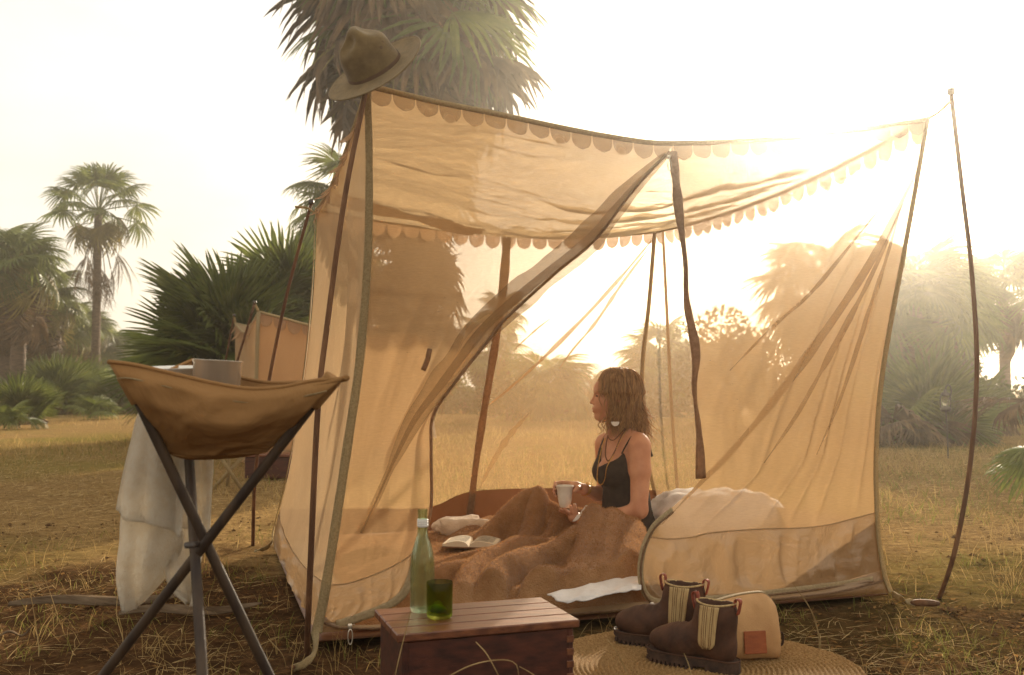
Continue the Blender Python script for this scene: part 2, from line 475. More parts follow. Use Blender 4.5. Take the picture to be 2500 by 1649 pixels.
M['bead'] = solid('brown_beads', (120, 76, 44), (90, 56, 32), 0.5, 300)
M['gold'] = solid('brass', (214, 170, 96), (190, 146, 80), 0.3, 60, metal=1.0, bmp=0)
M['paper'] = solid('book_paper', (236, 222, 196), (226, 210, 182), 0.9, 10, bmp=0.0, trans=0.1)
M['cover'] = solid('book_cover', (150, 110, 76), (130, 94, 64), 0.6, 20)
M['ink'] = solid('ink', (120, 108, 94), (100, 90, 78), 0.9, 20, bmp=0)
M['lime'] = solid('lime', (150, 176, 60), (120, 150, 40), 0.4, 50, bmp=0.2)
M['trunk'] = solid('palm_trunk', (126, 104, 84), (86, 68, 54), 0.95, 6, (1, 1, 5), 1.0, bscale=14, bdist=0.05)
M['frond'] = solid('palm_leaf', (118, 124, 56), (82, 94, 42), 0.5, 3, bmp=0.0, spec=0.2, trans=0.3, randv=0.3)
M['frond_dry'] = solid('dry_palm_leaf', (120, 94, 62), (72, 54, 36), 0.85, 3, bmp=0.0, trans=0.08, randv=0.3)
M['frond_yellow'] = solid('yellowing_palm_leaf', (142, 126, 62), (104, 96, 44), 0.6, 3, bmp=0.0, trans=0.3, randv=0.3)
M['bush'] = solid('bush_leaf', (92, 100, 44), (60, 70, 30), 0.6, 5, bmp=0.0, trans=0.35)
M['dome'] = solid('dome_tent_cloth', (150, 118, 80), (132, 102, 68), 0.85, 4, bmp=0.2, trans=0.2)
M['tent2'] = cloth('second_tent_canvas', (190, 150, 108), (172, 132, 92), 0.0, 0.42)
M['lantern'] = solid('lantern_iron', (60, 56, 50), (44, 40, 36), 0.5, 40)
def glass(name, c, ior=1.45, rough=0.0):
    m, nt, out = new_mat(name)
    p = nt.nodes.new('ShaderNodeBsdfPrincipled'); p.inputs['Base Color'].default_value = lin(c)
    p.inputs['Transmission Weight'].default_value = 1.0; p.inputs['Roughness'].default_value = rough; p.inputs['IOR'].default_value = ior
    # light also passes straight through tinted glass, so it throws a soft tinted shadow
    t = nt.nodes.new('ShaderNodeBsdfTransparent'); t.inputs['Color'].default_value = lin(c)
    x = nt.nodes.new('ShaderNodeMixShader'); x.inputs['Fac'].default_value = 0.72
    nt.links.new(p.outputs['BSDF'], x.inputs[1]); nt.links.new(t.outputs['BSDF'], x.inputs[2])
    nt.links.new(x.outputs['Shader'], out.inputs['Surface']); return m
M['glass_clear'] = glass('pale_green_glass', (234, 245, 235))
M['glass_olive'] = glass('olive_glass', (196, 206, 116))
M['glass_lamp'] = glass('lantern_glass', (240, 240, 232))

# ------------------------------------------------------------------ the tent's corner points (world metres)
FLb, FRb, BLb = G(768, 1572), G(2168, 1456), G(668, 1338)
BRb = FRb + (BLb - FLb) * np.array([1.0, 1.0, 1.0]); BRb[0] -= 0.04
FLt = W(899, 210, FLb[1] + 0.05); FRt = W(2262, 292, FRb[1] + 0.02); BLt = W(774, 512, BLb[1] - 0.02); BRt = W(1600, 566, BRb[1])
def plane3(a, b, c):
    return (a, nrm(np.cross(b - a, c - a)))
FRONT = plane3(FLb, FRb, (FLt + FRt) / 2 * 1.0)
FRONT = plane3(FLb, FRb, FLt)
BACK = plane3(BLb, BRb, BLt)
RIGHT = plane3(FRb, BRb, FRt)
LEFT = plane3(FLb, BLb, FLt)
def fr(px, py, out=0.0):
    n = FRONT[1]; n = n if n[1] < 0 else -n
    return onplane(px, py, FRONT) + n * out
def bk(px, py): return onplane(px, py, BACK)
def lf(px, py): return onplane(px, py, LEFT)
TE1 = nrm((FRb - FLb)); TE2 = nrm((BLb - FLb)); TW = np.linalg.norm(FRb - FLb); TD = np.linalg.norm(BLb - FLb)
_inv = np.linalg.inv(np.array([[TE1[0], TE2[0]], [TE1[1], TE2[1]]]))
def tent_uv(x, y):
    x = np.asarray(x) - FLb[0]; y = np.asarray(y) - FLb[1]
    return _inv[0, 0] * x + _inv[0, 1] * y, _inv[1, 0] * x + _inv[1, 1] * y
RUG_C = np.array([0.575, 3.12]); RUG_R = 0.505

# ------------------------------------------------------------------ ground
def ground_z(x, y):
    d = np.hypot(x, y)
    z = fbm(x * 0.7, y * 0.7, 3, 3) * 0.03 + fbm(x * 7, y * 7, 4, 9) * 0.03 * np.clip(1.4 - d / 14, 0.15, 1)
    z = z + np.clip(fbm(x * 17, y * 17, 3, 21), -0.1, 0.3) * 0.018 * np.clip(1.3 - d / 9, 0, 1)
    z = z - 0.022
    z = z + np.clip((d - 10) / 60, 0, 1) * fbm(x * 0.09, y * 0.09, 3, 31) * 0.9
    u, v = tent_uv(x, y)
    ins = (u > -0.1) & (u < TW + 0.1) & (v > -0.1) & (v < TD + 0.1)
    return np.where(ins, np.minimum(z, -0.012), np.minimum(z, 0.004 + np.clip((d - 12) / 30, 0, 1)))
NR, NA = 430, 560
rad = 0.6 * (130 / 0.6) ** np.linspace(0, 1, NR)
# the ring of directions is denser where the clearing lies
ang0 = np.linspace(-1, 1, NA, endpoint=False); ang = math.pi * (0.35 * ang0 + 0.65 * ang0 ** 3)
rr, aa = np.meshgrid(rad, ang, indexing='ij')
gx, gy = rr * np.sin(aa), rr * np.cos(aa)
gz = ground_z(gx, gy)
gm = MB(); gm.add(np.stack([gx, gy, gz], -1).reshape(-1, 3), grid_faces(NR, NA, True))
gm.add(np.stack([gx[0], gy[0], gz[0]], -1), [tuple(range(NA))])
def ground_mat():
    m, nt, out = new_mat('dry_ground')
    vec = coord(nt)
    big = nz(nt, 0.22, 4, vec); mid = nz(nt, 1.1, 5, vec, 0.6); fine = nz(nt, 14, 6, vec, 0.65); straw = nz(nt, 30, 4, coord(nt, (0.35, 2.2, 1), (0, 0, 0.5)), 0.6, 1.5)
    dirt = ramp(nt, fine.outputs['Fac'], [(0.3, lin((44, 31, 21))), (0.55, lin((72, 52, 34))), (0.75, lin((108, 80, 54)))])  # brown soil, toned darker to put the foreground's shade into its colour
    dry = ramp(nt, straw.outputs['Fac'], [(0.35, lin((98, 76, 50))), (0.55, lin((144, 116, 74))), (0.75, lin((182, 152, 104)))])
    green = ramp(nt, fine.outputs['Fac'], [(0.3, lin((82, 82, 36))), (0.7, lin((132, 122, 58)))])
    # straw lies thicker away from the trodden ground round the tent
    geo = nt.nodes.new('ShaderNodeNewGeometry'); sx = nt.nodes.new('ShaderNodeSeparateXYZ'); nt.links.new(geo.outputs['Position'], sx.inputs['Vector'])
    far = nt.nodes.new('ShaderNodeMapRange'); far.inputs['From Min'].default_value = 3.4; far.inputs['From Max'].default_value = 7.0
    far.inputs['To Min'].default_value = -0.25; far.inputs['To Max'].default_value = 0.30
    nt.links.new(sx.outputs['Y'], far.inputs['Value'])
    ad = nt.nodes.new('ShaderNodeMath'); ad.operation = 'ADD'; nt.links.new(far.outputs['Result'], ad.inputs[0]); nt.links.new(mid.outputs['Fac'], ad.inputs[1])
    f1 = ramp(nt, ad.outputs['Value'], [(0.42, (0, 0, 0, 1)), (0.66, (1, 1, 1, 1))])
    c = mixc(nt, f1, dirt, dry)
    f2 = ramp(nt, big.outputs['Fac'], [(0.5, (0, 0, 0, 1)), (0.68, (0.75, 0.75, 0.75, 1))])
    c = mixc(nt, f2, c, green)
    p = nt.nodes.new('ShaderNodeBsdfPrincipled'); nt.links.new(c, p.inputs['Base Color']); p.inputs['Roughness'].default_value = 0.95
    p.inputs['Specular IOR Level'].default_value = 0.0
    nt.links.new(bump(nt, fine.outputs['Fac'], 0.9, 0.03), p.inputs['Normal'])
    nt.links.new(p.outputs['BSDF'], out.inputs['Surface']); return m
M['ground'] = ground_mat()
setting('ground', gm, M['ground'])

# ------------------------------------------------------------------ main tent
tent = thing('mesh_tent', 'large tan mesh tent with scalloped roof edge and open front door', 'tent', ((FLb + FRb + BLb + BRb) / 4 * [1, 1, 0]))
outF = FRONT[1] if FRONT[1][1] < 0 else -FRONT[1]
outB = -outF; outL = LEFT[1] if LEFT[1][0] < 0 else -LEFT[1]; outR = RIGHT[1] if RIGHT[1][0] > 0 else -RIGHT[1]

# roof edges
EF = smooth_line([FLt, fr(1050, 246), fr(1200, 276), fr(1400, 318), fr(1560, 345), fr(1650, 350), fr(1800, 345), fr(1980, 332), fr(2130, 312), FRt], 61)
EB = smooth_line([BLt, bk(905, 536), bk(1080, 560), bk(1240, 574), bk(1450, 578), BRt], 49)
def sagline(a, b, s, n):
    t = np.linspace(0, 1, n)[:, None]; p = a + (b - a) * t; p[:, 2] -= (s * 4 * t * (1 - t))[:, 0]; return p
EL = sagline(FLt, BLt, 0.06, 49); ER = sagline(FRt, BRt, 0.07, 49)
NU, NV = 120, 100
P = coons(EF, EB, EL, ER, NU, NV)
u = np.linspace(0, 1, NU + 1)[None, :]; v = np.linspace(0, 1, NV + 1)[:, None]
w = (np.sin(u * math.pi) * np.sin(v * math.pi))
P[..., 2] -= 0.10 * w
# creases of the hanging roof run mostly along its width
cr = 0.045 * (ridge(u * 2.5 + 0.9 * vn(u * 3, v * 4, 5), v * 13 + u * 1.7, 41) ** 2 - 0.4) + 0.024 * ridge(u * 6 + v * 4, v * 25 - u * 5, 43) ** 2 + 0.014 * fbm(u * 16, v * 22, 3, 45)
P[..., 2] += cr * np.clip(w * 3.5, 0, 1)
part('roof', grid_mb(P), M['roof'], tent)
part('roof_lining_panel', grid_mb(P[66:84, 2:44] - [0, 0, 0.012]), M['nylon'], tent, label='darker doubled strip of cloth under the roof')
part('roof_edge_tape', tube_mb(EF, 0.011, 8), M['tape'], tent)
part('roof_edge_tape', tube_mb(EB, 0.011, 8), M['tape'], tent)
part('roof_edge_tape', tube_mb(EL, 0.011, 8), M['tape'], tent)
part('roof_edge_tape', tube_mb(ER, 0.011, 8), M['tape'], tent)

# scalloped valance: every scallop hangs on its own
def scallop(a, b, out, drop, flare, curl, parent, mat, name='scallop'):
    d = b - a; L = np.linalg.norm(d); rows = 7; cols = 9; Pg = np.zeros((rows, cols, 3)); o = nrm(out)
    for i in range(rows):
        t = i / (rows - 1)
        hw = math.sqrt(max(0.0, 1 - max(0, (t - 0.25) / 0.75) ** 2.2)) * 0.5
        hw = max(hw, 0.06)
        for j in range(cols):
            s = (j / (cols - 1) - 0.5) * 2 * hw * 0.985
            Pg[i, j] = a + d * (0.5 + s) + np.array([0, 0, -drop * t]) + o * (0.004 + flare * t * t + curl * t * math.cos(s * 4.5) * (0.4 + t))
    return part(name, thick_grid(Pg, 0.0015), mat, parent)
def valance(E, out, size, drop, parent, mat, flare=0.012):
    s = np.concatenate([[0], np.cumsum(np.linalg.norm(np.diff(E, axis=0), axis=1))]); n = max(2, int(round(s[-1] / size)))
    for k in range(n):
        a, b = [np.array([np.interp(q, s, E[:, c]) for c in range(3)]) for q in (s[-1] * (k + 0.02) / n, s[-1] * (k + 0.98) / n)]
        scallop(a + [0, 0, -0.006], b + [0, 0, -0.006], out, drop * random.uniform(0.92, 1.08), flare * random.uniform(-0.2, 2.2), random.uniform(-0.012, 0.012), parent, mat)
valance(EF, outF, 0.088, 0.062, tent, M['valance_sheer'])
valance(EB, outB, 0.098, 0.075, tent, M['valance'])
valance(EL, outL, 0.098, 0.075, tent, M['valance'], 0.03)
valance(ER, outR, 0.098, 0.075, tent, M['valance'])

def disp(P, n, d):
    return P + nrm(n) * d[..., None]
def uvgrid(P):
    return np.meshgrid(np.linspace(0, 1, P.shape[1]), np.linspace(0, 1, P.shape[0]))

# left wall, seen from outside
CLn = smooth_line([FLt, fr(903, 420), fr(899, 640), fr(880, 880), fr(850, 1090), fr(820, 1290), fr(796, 1440), fr(775, 1545)], 60)   # front left corner seam
BLn = smooth_line([BLt, lf(765, 720), lf(742, 940), lf(708, 1140), lf(672, 1290), BLb + [0, 0, 0.03]], 40)
seamL_a, seamL_b = lf(686, 1285), CLn[-1] + (CLn[0] - CLn[-1]) * 0.0
iC = int(np.argmin(np.abs(CLn[:, 2] - fr(800, 1428)[2])))
iS = int(np.argmin(np.abs(BLn[:, 2] - lf(690, 1268)[2])))
P = coons(EL[::-1], [BLn[iS], lf(702, 1322), lf(745, 1385), CLn[iC]], BLn[:iS + 1], CLn[:iC + 1], 60, 70)
P[0] = EL[::-1][np.linspace(0, 48, 61).round().astype(int)]
U, V = uvgrid(P)
d = 0.075 * (ridge(U * 5 + 0.5 * vn(V * 2, U * 2, 3), V * 0.9, 51) - 0.5) * np.sin(V * math.pi) ** 0.6 + 0.012 * fbm(U * 12, V * 5, 3, 52) - 0.06 * np.sin(U * math.pi) * np.sin(V * math.pi)
part('side_wall', grid_mb(disp(P, outL, d * np.sin(U * math.pi) ** 0.5)), M['canvas_side'], tent)
P = coons([BLn[iS], lf(702, 1322), lf(745, 1385), CLn[iC]], [BLb + [0, 0, 0.03], (BLb + FLb) / 2 + [0, 0, 0.02], CLn[-1]], BLn[iS:], CLn[iC:], 60, 20)
U, V = uvgrid(P)
d = 0.03 * (ridge(U * 12 + V * 1.2, V * 1.4, 55) - 0.5) + 0.01 * fbm(U * 20, V * 7, 3, 56)
part('side_band', grid_mb(disp(P, outL, d * np.sin(U * math.pi) ** 0.5 * np.clip(V * 4, 0, 1))), M['nylon'], tent)
part('band_seam', tube_mb(smooth_line([BLn[iS], lf(702, 1322), lf(745, 1385), CLn[iC]], 24) + outL * 0.003, 0.0022, 6), M['canvas_side'], tent)

def tape_mb(line, width, facing, t=0.003, mb=None, wave=0.0, seed=0):
    L = np.asarray(line, float); T = np.gradient(L, axis=0); f = nrm(facing)
    S = np.cross(T, f); S /= (np.linalg.norm(S, axis=1, keepdims=True) + 1e-12)
    ww = np.broadcast_to(np.asarray(width, float), (len(L),))
    if wave: ww = ww * (1 + wave * (vn(np.arange(len(L)) * 0.35, 0.5, seed) - 0.5) * 2)
    Pg = np.stack([L + S * (ww * k)[:, None] for k in (-0.5, -0.17, 0.17, 0.5)], 1)
    return thick_grid(Pg, t, mb)

# corner webbing that runs on to the peg
cw = [p + outF * 0.008 + outL * 0.004 for p in CLn]
tail = smooth_line([cw[-1], G(768, 1590, 0.02), G(745, 1620, 0.012), G(716, 1632, 0.006)], 10)
part('corner_webbing', tape_mb(np.concatenate([np.array(cw), tail[1:]]), np.concatenate([np.linspace(0.024, 0.036, 60), np.linspace(0.034, 0.022, 9)]), outF + 0.4 * outL, 0.004, wave=0.12), M['tape'], tent)
CRn = smooth_line([FRt, fr(2240, 420), fr(2208, 600), fr(2170, 800), fr(2146, 960), fr(2136, 1130), fr(2141, 1290), fr(2156, 1400), fr(2174, 1448)], 60)
part('corner_webbing', tape_mb(np.concatenate([CRn + outF * 0.007, smooth_line([CRn[-1] + outF * 0.007, G(2200, 1462, 0.02), G(2236, 1474, 0.012)], 8)[1:]]), 0.026, outF + 0.2 * outR, 0.004), M['tape'], tent)
part('corner_webbing', tape_mb(np.concatenate([BLn + outL * 0.008, smooth_line([BLn[-1] + outL * 0.008, G(648, 1340, 0.02), G(622, 1345, 0.01)], 6)[1:]]), 0.024, outL - outF * 0.3, 0.004), M['tape'], tent)
BRn = smooth_line([BRt, bk(1586, 740), bk(1570, 900), bk(1575, 1080), bk(1600, 1200), BRb + [0, 0, 0.05]], 40)
part('corner_webbing', tape_mb(BRn + outB * 0.008, 0.030, outF + 0.2 * outR, 0.004), M['tape'], tent)

# back wall: two door leaves that meet at a tape, above a deep groundsheet tub
BZ = smooth_line([bk(1236, 574), bk(1226, 700), bk(1205, 850), bk(1180, 1000), bk(1160, 1130), bk(1148, 1230), bk(1140, 1300)], 50)
tubL = [bk(690, 1238), bk(900, 1242), bk(1050, 1238), bk(1155, 1200)]
tubR = [bk(1155, 1200), bk(1380, 1192), bk(1500, 1196), bk(1592, 1204)]
iz = 42
iB = int(np.argmin(np.abs(BLn[:, 2] - tubL[0][2])))
P = coons([BLt, bk(905, 536), bk(1080, 560), bk(1236, 574)], [BLn[iB]] + tubL[1:3] + [BZ[iz]], BLn[:iB + 1], BZ[:iz + 1], 60, 60)
U, V = uvgrid(P)
d = 0.03 * (ridge(U * 4 + V * 2, V * 3 - U, 61) - 0.5) + 0.015 * fbm(U * 9, V * 9, 3, 62)
part('back_door_leaf', grid_mb(disp(P, outB, d * np.sin(U * math.pi) * np.sin(V * math.pi))), M['mesh_back'], tent)
iR = int(np.argmin(np.abs(BRn[:, 2] - tubR[-1][2])))
P = coons([bk(1236, 574), bk(1450, 578), BRt], [BZ[iz]] + tubR[1:3] + [BRn[iR]], BZ[:iz + 1], BRn[:iR + 1], 70, 60)
U, V = uvgrid(P)
d = 0.02 * (ridge((U + V) * 3.0, (V - U) * 1.2, 64) - 0.5) + 0.012 * fbm(U * 9, V * 9, 3, 65)
part('back_door_leaf', grid_mb(disp(P, outB, d * np.sin(U * math.pi) * np.sin(V * math.pi))), M['mesh_back'], tent)
part('back_zip_tape', tape_mb(BZ + outF * 0.02, np.linspace(0.05, 0.04, 50), outF, 0.004, wave=0.25, seed=5), M['door_tape'], tent)
# pulled folds of the back mesh: doubled cloth that runs from the corner
def fold(pts, wmax, mat, facing, parent, seed=1):
    L = smooth_line(pts, 40); t = np.linspace(0, 1, 40)
    ww = wmax * np.sin(np.clip(t * 1.05, 0, 1) * math.pi) ** 0.6 + 0.003
    L = L + nrm(facing) * (0.012 + 0.006 * np.sin(t * 9 + seed))[:, None]
    part('cloth_fold', tape_mb(L, ww, facing, 0.0015, wave=0.5, seed=seed), mat, parent)
fold([bk(1588, 588), bk(1520, 670), bk(1440, 760), bk(1340, 860), bk(1240, 950), bk(1165, 1010)], 0.022, M['mesh'], outF, tent, 1)
fold([bk(1586, 600), bk(1520, 690), bk(1450, 790), bk(1400, 850), bk(1365, 900)], 0.016, M['mesh'], outF, tent, 2)
fold([bk(1340, 780), bk(1290, 820), bk(1248, 862)], 0.006, M['mesh'], outF, tent, 3)
fold([bk(1290, 1010), bk(1230, 1080), bk(1170, 1190)], 0.03, M['mesh_back'], outF, tent, 4)
# right wall
seamR = [RIGHT[0]]
P = coons(ER[::-1], [BRn[iR], (BRn[iR] + CRn[50]) / 2, CRn[50]], BRn[:iR + 1], CRn[:51], 70, 60)
P[0] = ER[::-1][np.linspace(0, 48, 71).round().astype(int)]
U, V = uvgrid(P)
d = 0.04 * (ridge(U * 9 + V * 3, V * 1.5, 71) - 0.5) + 0.012 * fbm(U * 12, V * 9, 3, 72)
part('side_wall', grid_mb(disp(P, outR, d * np.sin(U * math.pi) * np.sin(V * math.pi) ** 0.5)), M['mesh_back'], tent)
P = coons([BRn[iR], (BRn[iR] + CRn[50]) / 2, CRn[50]], [BRb + [0, 0, 0.02], (BRb + FRb) / 2 + [0, 0, 0.02], CRn[-1]], BRn[iR:], CRn[50:], 50, 10)
part('side_band', grid_mb(P), M['nylon'], tent)
# groundsheet floor and back tub
fl = []
ins = 0.02
for (a, b) in ((FLb, FRb), (BLb, BRb)): fl.append([a + (b - a) * t + [0, 0, 0.008] for t in np.linspace(0, 1, 20)])
P = np.array([[fl[0][j] + (fl[1][j] - fl[0][j]) * t for j in range(20)] for t in np.linspace(0, 1, 16)])
part('groundsheet', thick_grid(P, 0.006), M['tub'], tent)
P = coons([BLn[iB]] + tubL[1:] + tubR[1:3] + [BRn[iR]], [BLb + [0, 0, 0.01], (BLb * 0.6 + BRb * 0.4) + [0, 0, 0.01], BRb + [0, 0, 0.01]], BLn[iB:], BRn[iR:], 60, 12)
U, V = uvgrid(P)
part('back_tub_wall', grid_mb(disp(P, outF, 0.02 * (ridge(U * 9, V * 1.5, 75) - 0.5) * np.sin(U * math.pi) * np.sin(V * math.pi))), M['tub'], tent)

# front, left leaf of the door (drawn aside) with its nylon band
APEX = (1630, 372)
Rup = [fr(*APEX), fr(1540, 470), fr(1450, 587), fr(1354, 668), fr(1237, 775), fr(1190, 832), fr(1109, 934), fr(1056, 1015), fr(1051, 1100), fr(1051, 1235), fr(1034, 1312)]
seamF = [CLn[iC], fr(845, 1425), fr(900, 1408), fr(960, 1382), fr(1005, 1352), fr(1034, 1312)]
ia = int(np.argmin(np.linalg.norm(EF - fr(1632, 350), axis=1)))
P = coons(EF[:ia + 1], seamF, CLn[:iC + 1], [EF[ia]] + Rup, 90, 100)
U, V = uvgrid(P)
d = 0.03 * (ridge(U * 3 + V * 1.5, V * 2.5 - U * 1.2, 81) - 0.5) + 0.016 * fbm(U * 8, V * 8, 3, 82)
hang = np.clip(U * 1.6 - 0.5, 0, 1) * np.clip(V * 2 - 0.7, 0, 1)
d = d + hang * (0.05 * np.sin(U * 17 + V * 2.5) * (1 - V) ** 0.2 * 0.8)
env = np.sin(U * math.pi) ** 0.5 * np.sin(V * math.pi) ** 0.4
part('front_door_leaf', grid_mb(disp(P, outF, d * env)), M['mesh'], tent)
low = [fr(1034, 1312), fr(1018, 1341), fr(1012, 1372), fr(1004, 1405), fr(986, 1446), fr(954, 1474), fr(904, 1497), fr(838, 1520)]
P = coons(seamF, [CLn[-3], fr(800, 1528), fr(838, 1520)], CLn[iC:-2], low, 50, 24)
U, V = uvgrid(P)
d = 0.02 * (ridge(U * 9 - V * 3, V * 1.6, 85) - 0.5) + 0.01 * fbm(U * 16, V * 9, 3, 86)
part('front_door_band', grid_mb(disp(P, outF, d * np.sin(U * math.pi) ** 0.5 * np.sin(np.clip(V, 0, 0.97) * math.pi) ** 0.5)), M['nylon'], tent)
part('band_seam', tube_mb(smooth_line(seamF, 40) + outF * 0.003, 0.0024, 6), M['canvas_side'], tent)
part('zip_tape', tape_mb(smooth_line(low + [fr(820, 1524)], 40) + outF * 0.006, 0.030, outF, 0.004, wave=0.1), M['zip'], tent)
# the rolled leading edge of the left leaf: several thicknesses of mesh
for off, wd, sd in ((0.012, 0.10, 3), (0.024, 0.028, 4)):
    L = smooth_line([fr(1622, 380), fr(1530, 472), fr(1425, 590), fr(1325, 672), fr(1205, 775), fr(1150, 836), fr(1072, 938), fr(1010, 1020), fr(965, 1110), fr(920, 1215), fr(880, 1300)], 60)
    t = np.linspace(0, 1, 60)
    wv = wd * (0.25 + 0.95 * np.sin(np.clip(t * 1.15, 0, 1) * math.pi) ** 0.7)
    L = L + outF * (off + 0.012 * np.sin(t * 14 + sd))[:, None]
    part('rolled_edge', tape_mb(L, wv, outF, 0.002, wave=0.18, seed=sd), M['mesh_back'], tent)
part('edge_binding', tube_mb(smooth_line(Rup, 70) + outF * 0.01, 0.006, 6), M['door_tape'], tent)

# front, right leaf with its tape edge, mesh and nylon band
Rst = [fr(1638, 372), fr(1644, 430), fr(1654, 530), fr(1668, 640), fr(1672, 740), fr(1694, 860), fr(1690, 950), fr(1702, 1060), fr(1706, 1168)]
seamG = [fr(1582, 1310), fr(1632, 1316), fr(1692, 1311), fr(1735, 1301), fr(1850, 1292), fr(2000, 1285), CRn[49]]
edgeG = Rst + [fr(1660, 1220), fr(1605, 1272), fr(1582, 1310)]
P = coons(EF[ia:], seamG, [EF[ia]] + edgeG, CRn[:50], 120, 110)
U, V = uvgrid(P)
dx = (1 - U) + 0.02; dy = V + 0.02
th = np.arctan2(dy * 1.1, dx)
rr_ = np.hypot(dx, dy)
d = 0.05 * (ridge(th * 11 + 0.4 * vn(rr_ * 3, th * 2, 8), rr_ * 1.1, 91) ** 1.5 - 0.4) * np.clip(rr_ * 2, 0, 1) + 0.018 * fbm(U * 9, V * 9, 3, 92)
env = np.clip(U * 9, 0.15, 1) * np.clip((1 - U) * 9, 0, 1) * np.clip(V * 8, 0, 1) * np.clip((1 - V) * 8, 0, 1)
part('front_door_leaf', grid_mb(disp(P, outF, d * env)), M['mesh'], tent)
lowG = [fr(1582, 1310), fr(1568, 1345), fr(1562, 1395), fr(1570, 1440), fr(1592, 1464)]
botG = [fr(1592, 1464), fr(1650, 1466), fr(1800, 1455), fr(2000, 1432), CRn[56]]
P = coons(seamG, botG, lowG, CRn[49:57], 110, 30)
U, V = uvgrid(P)
d = 0.028 * (ridge(U * 15 + V * 3 * (U - 0.5), V * 1.2 + U, 95) ** 1.5 - 0.4) + 0.010 * (ridge(U * 40, V * 2, 97) - 0.5) * V + 0.01 * fbm(U * 24, V * 7, 3, 96)
part('front_door_band', grid_mb(disp(P, outF, d * np.clip(U * 12, 0, 1) * np.clip((1 - U) * 12, 0, 1) * np.clip(V * 5, 0, 1) * np.clip((1 - V) * 5, 0, 1))), M['nylon'], tent)
part('band_seam', tube_mb(smooth_line(seamG, 50) + outF * 0.003, 0.0024, 6), M['canvas_side'], tent)
zl = smooth_line([fr(1640, 1245), fr(1600, 1278), fr(1580, 1310), fr(1567, 1345), fr(1561, 1395), fr(1569, 1440), fr(1594, 1466), fr(1650, 1467), fr(1800, 1455), fr(2000, 1432), fr(2128, 1414)], 90)
part('zip_tape', tape_mb(zl + outF * 0.008, 0.024, outF, 0.004), M['zip'], tent)
part('zip_teeth', tube_mb(zl + outF * 0.0125 + [0, 0, -0.008], 0.004, 6), M['door_tape'], tent)
st = smooth_line(Rst, 60)
part('door_strap', tape_mb(st + outF * 0.016, 0.030 + 0.012 * np.sin(np.linspace(0, 14, 60)), outF, 0.004, wave=0.3, seed=9), M['door_tape'], tent)
fold([fr(2236, 420), fr(2120, 640), fr(1960, 880), fr(1820, 1060), fr(1700, 1185), fr(1610, 1280)], 0.034, M['mesh_back'], outF, tent, 5)
fold([fr(2200, 500), fr(2080, 760), fr(1960, 980), fr(1860, 1130)], 0.022, M['mesh_back'], outF, tent, 6)
fold([fr(2190, 520), fr(2120, 760), fr(2050, 960), fr(1990, 1110)], 0.016, M['mesh_back'], outF, tent, 7)
fold([fr(2150, 500), fr(2000, 690), fr(1880, 800), fr(1780, 905)], 0.010, M['mesh_back'], outF, tent, 8)
# front edge of the groundsheet tub, below the door
CLb, CRb = CLn[-3], CRn[56]
P = coons([CLb, fr(838, 1524), fr(1000, 1520), fr(1400, 1486), fr(1592, 1468), fr(1800, 1458), fr(2000, 1435), CRb], [FLb + outF * 0.02 + [0, 0, 0.004], (FLb + FRb) / 2 + outF * 0.035 + [0, 0, 0.004], FRb + outF * 0.02 + [0, 0, 0.004]], CLn[-3:], CRn[56:], 90, 10)
U, V = uvgrid(P)
P = disp(P, outF, 0.03 * np.sin(V * math.pi) * np.clip(np.sin(U * math.pi) * 4, 0, 1) + 0.012 * fbm(U * 30, V * 4, 3, 99))
part('front_tub_wall', grid_mb(P), M['nylon'], tent, label='low brown nylon sill under the open door')
part('sill_piping', tube_mb(P[4] + outF * 0.004, 0.004, 6), M['door_tape'], tent)
def zip_pull(px, py, s, parent):
    c = fr(px, py) + outF * 0.03; z = part('zip_pull', box_mb(c, (0.016 * s, 0.010, 0.018 * s), None, None, 0.003), M['steel'], parent)
    t = np.linspace(0, 2 * math.pi, 20, endpoint=False)
    ring = [c + TE1 * (0.008 * s * math.cos(q)) + np.array([0, 0, -0.036 * s + 0.026 * s * math.sin(q)]) + outF * 0.006 for q in t]
    ring.append(ring[0])
    part('pull_loop', tube_mb(np.array(ring), 0.0022 * s, 6, caps=False), M['steel'], z)
zip_pull(851, 1524, 1.0, tent); zip_pull(1583, 1472, 1.0, tent); zip_pull(1624, 388, 0.9, tent)
part('tie_tab', tape_mb(smooth_line([fr(1046, 852), fr(1040, 880), fr(1030, 905)], 8) + outF * 0.02, 0.018, outF, 0.004), M['door_tape'], tent)

# tent poles and pegs
def pole(name_label, pts, r0, r1, mat, cap=True):
    L = smooth_line(pts, 40); root = thing('tent_pole', name_label, 'pole', L[0])
    part('rod', tube_mb(L, np.linspace(r0, r1, 40), 10), mat, root)
    if cap: part('cap', tube_mb([L[-1] + (0, 0, -0.005), L[-1] + (0, 0, 0.02)], [r1 * 1.8, r1 * 1.6], 10), M['rod'], root)
    return root
Yp = G(748, 1622)[1]
pole('dark bent wooden pole holding the tent corner under the hat', [G(748, 1624, -0.05), W(757, 1400, Yp), W(776, 1000, Yp + 0.03), W(798, 800, Yp + 0.08), W(842, 480, Yp + 0.14), W(893, 222, Yp + 0.2), W(899, 176, Yp + 0.22)], 0.0105, 0.009, M['pole'], False)
Yp = G(2290, 1468)[1]
Lr = [G(2290, 1470, -0.04), W(2330, 1350, Yp), W(2368, 1140, Yp), W(2385, 900, Yp), W(2372, 660, Yp), W(2350, 470, Yp), W(2322, 228, Yp)]
pole('bowed thin pole standing clear of the tent, beside the far palms', Lr, 0.010, 0.009, M['pole'])
Yp = G(617, 1338)[1]
pole('slim leaning pole at the tent corner in front of the small canvas tent', [G(617, 1340, -0.04), W(624, 1150, Yp), W(655, 940, Yp), W(700, 720, Yp), W(760, 497, Yp)], 0.0105, 0.009, M['pole'])
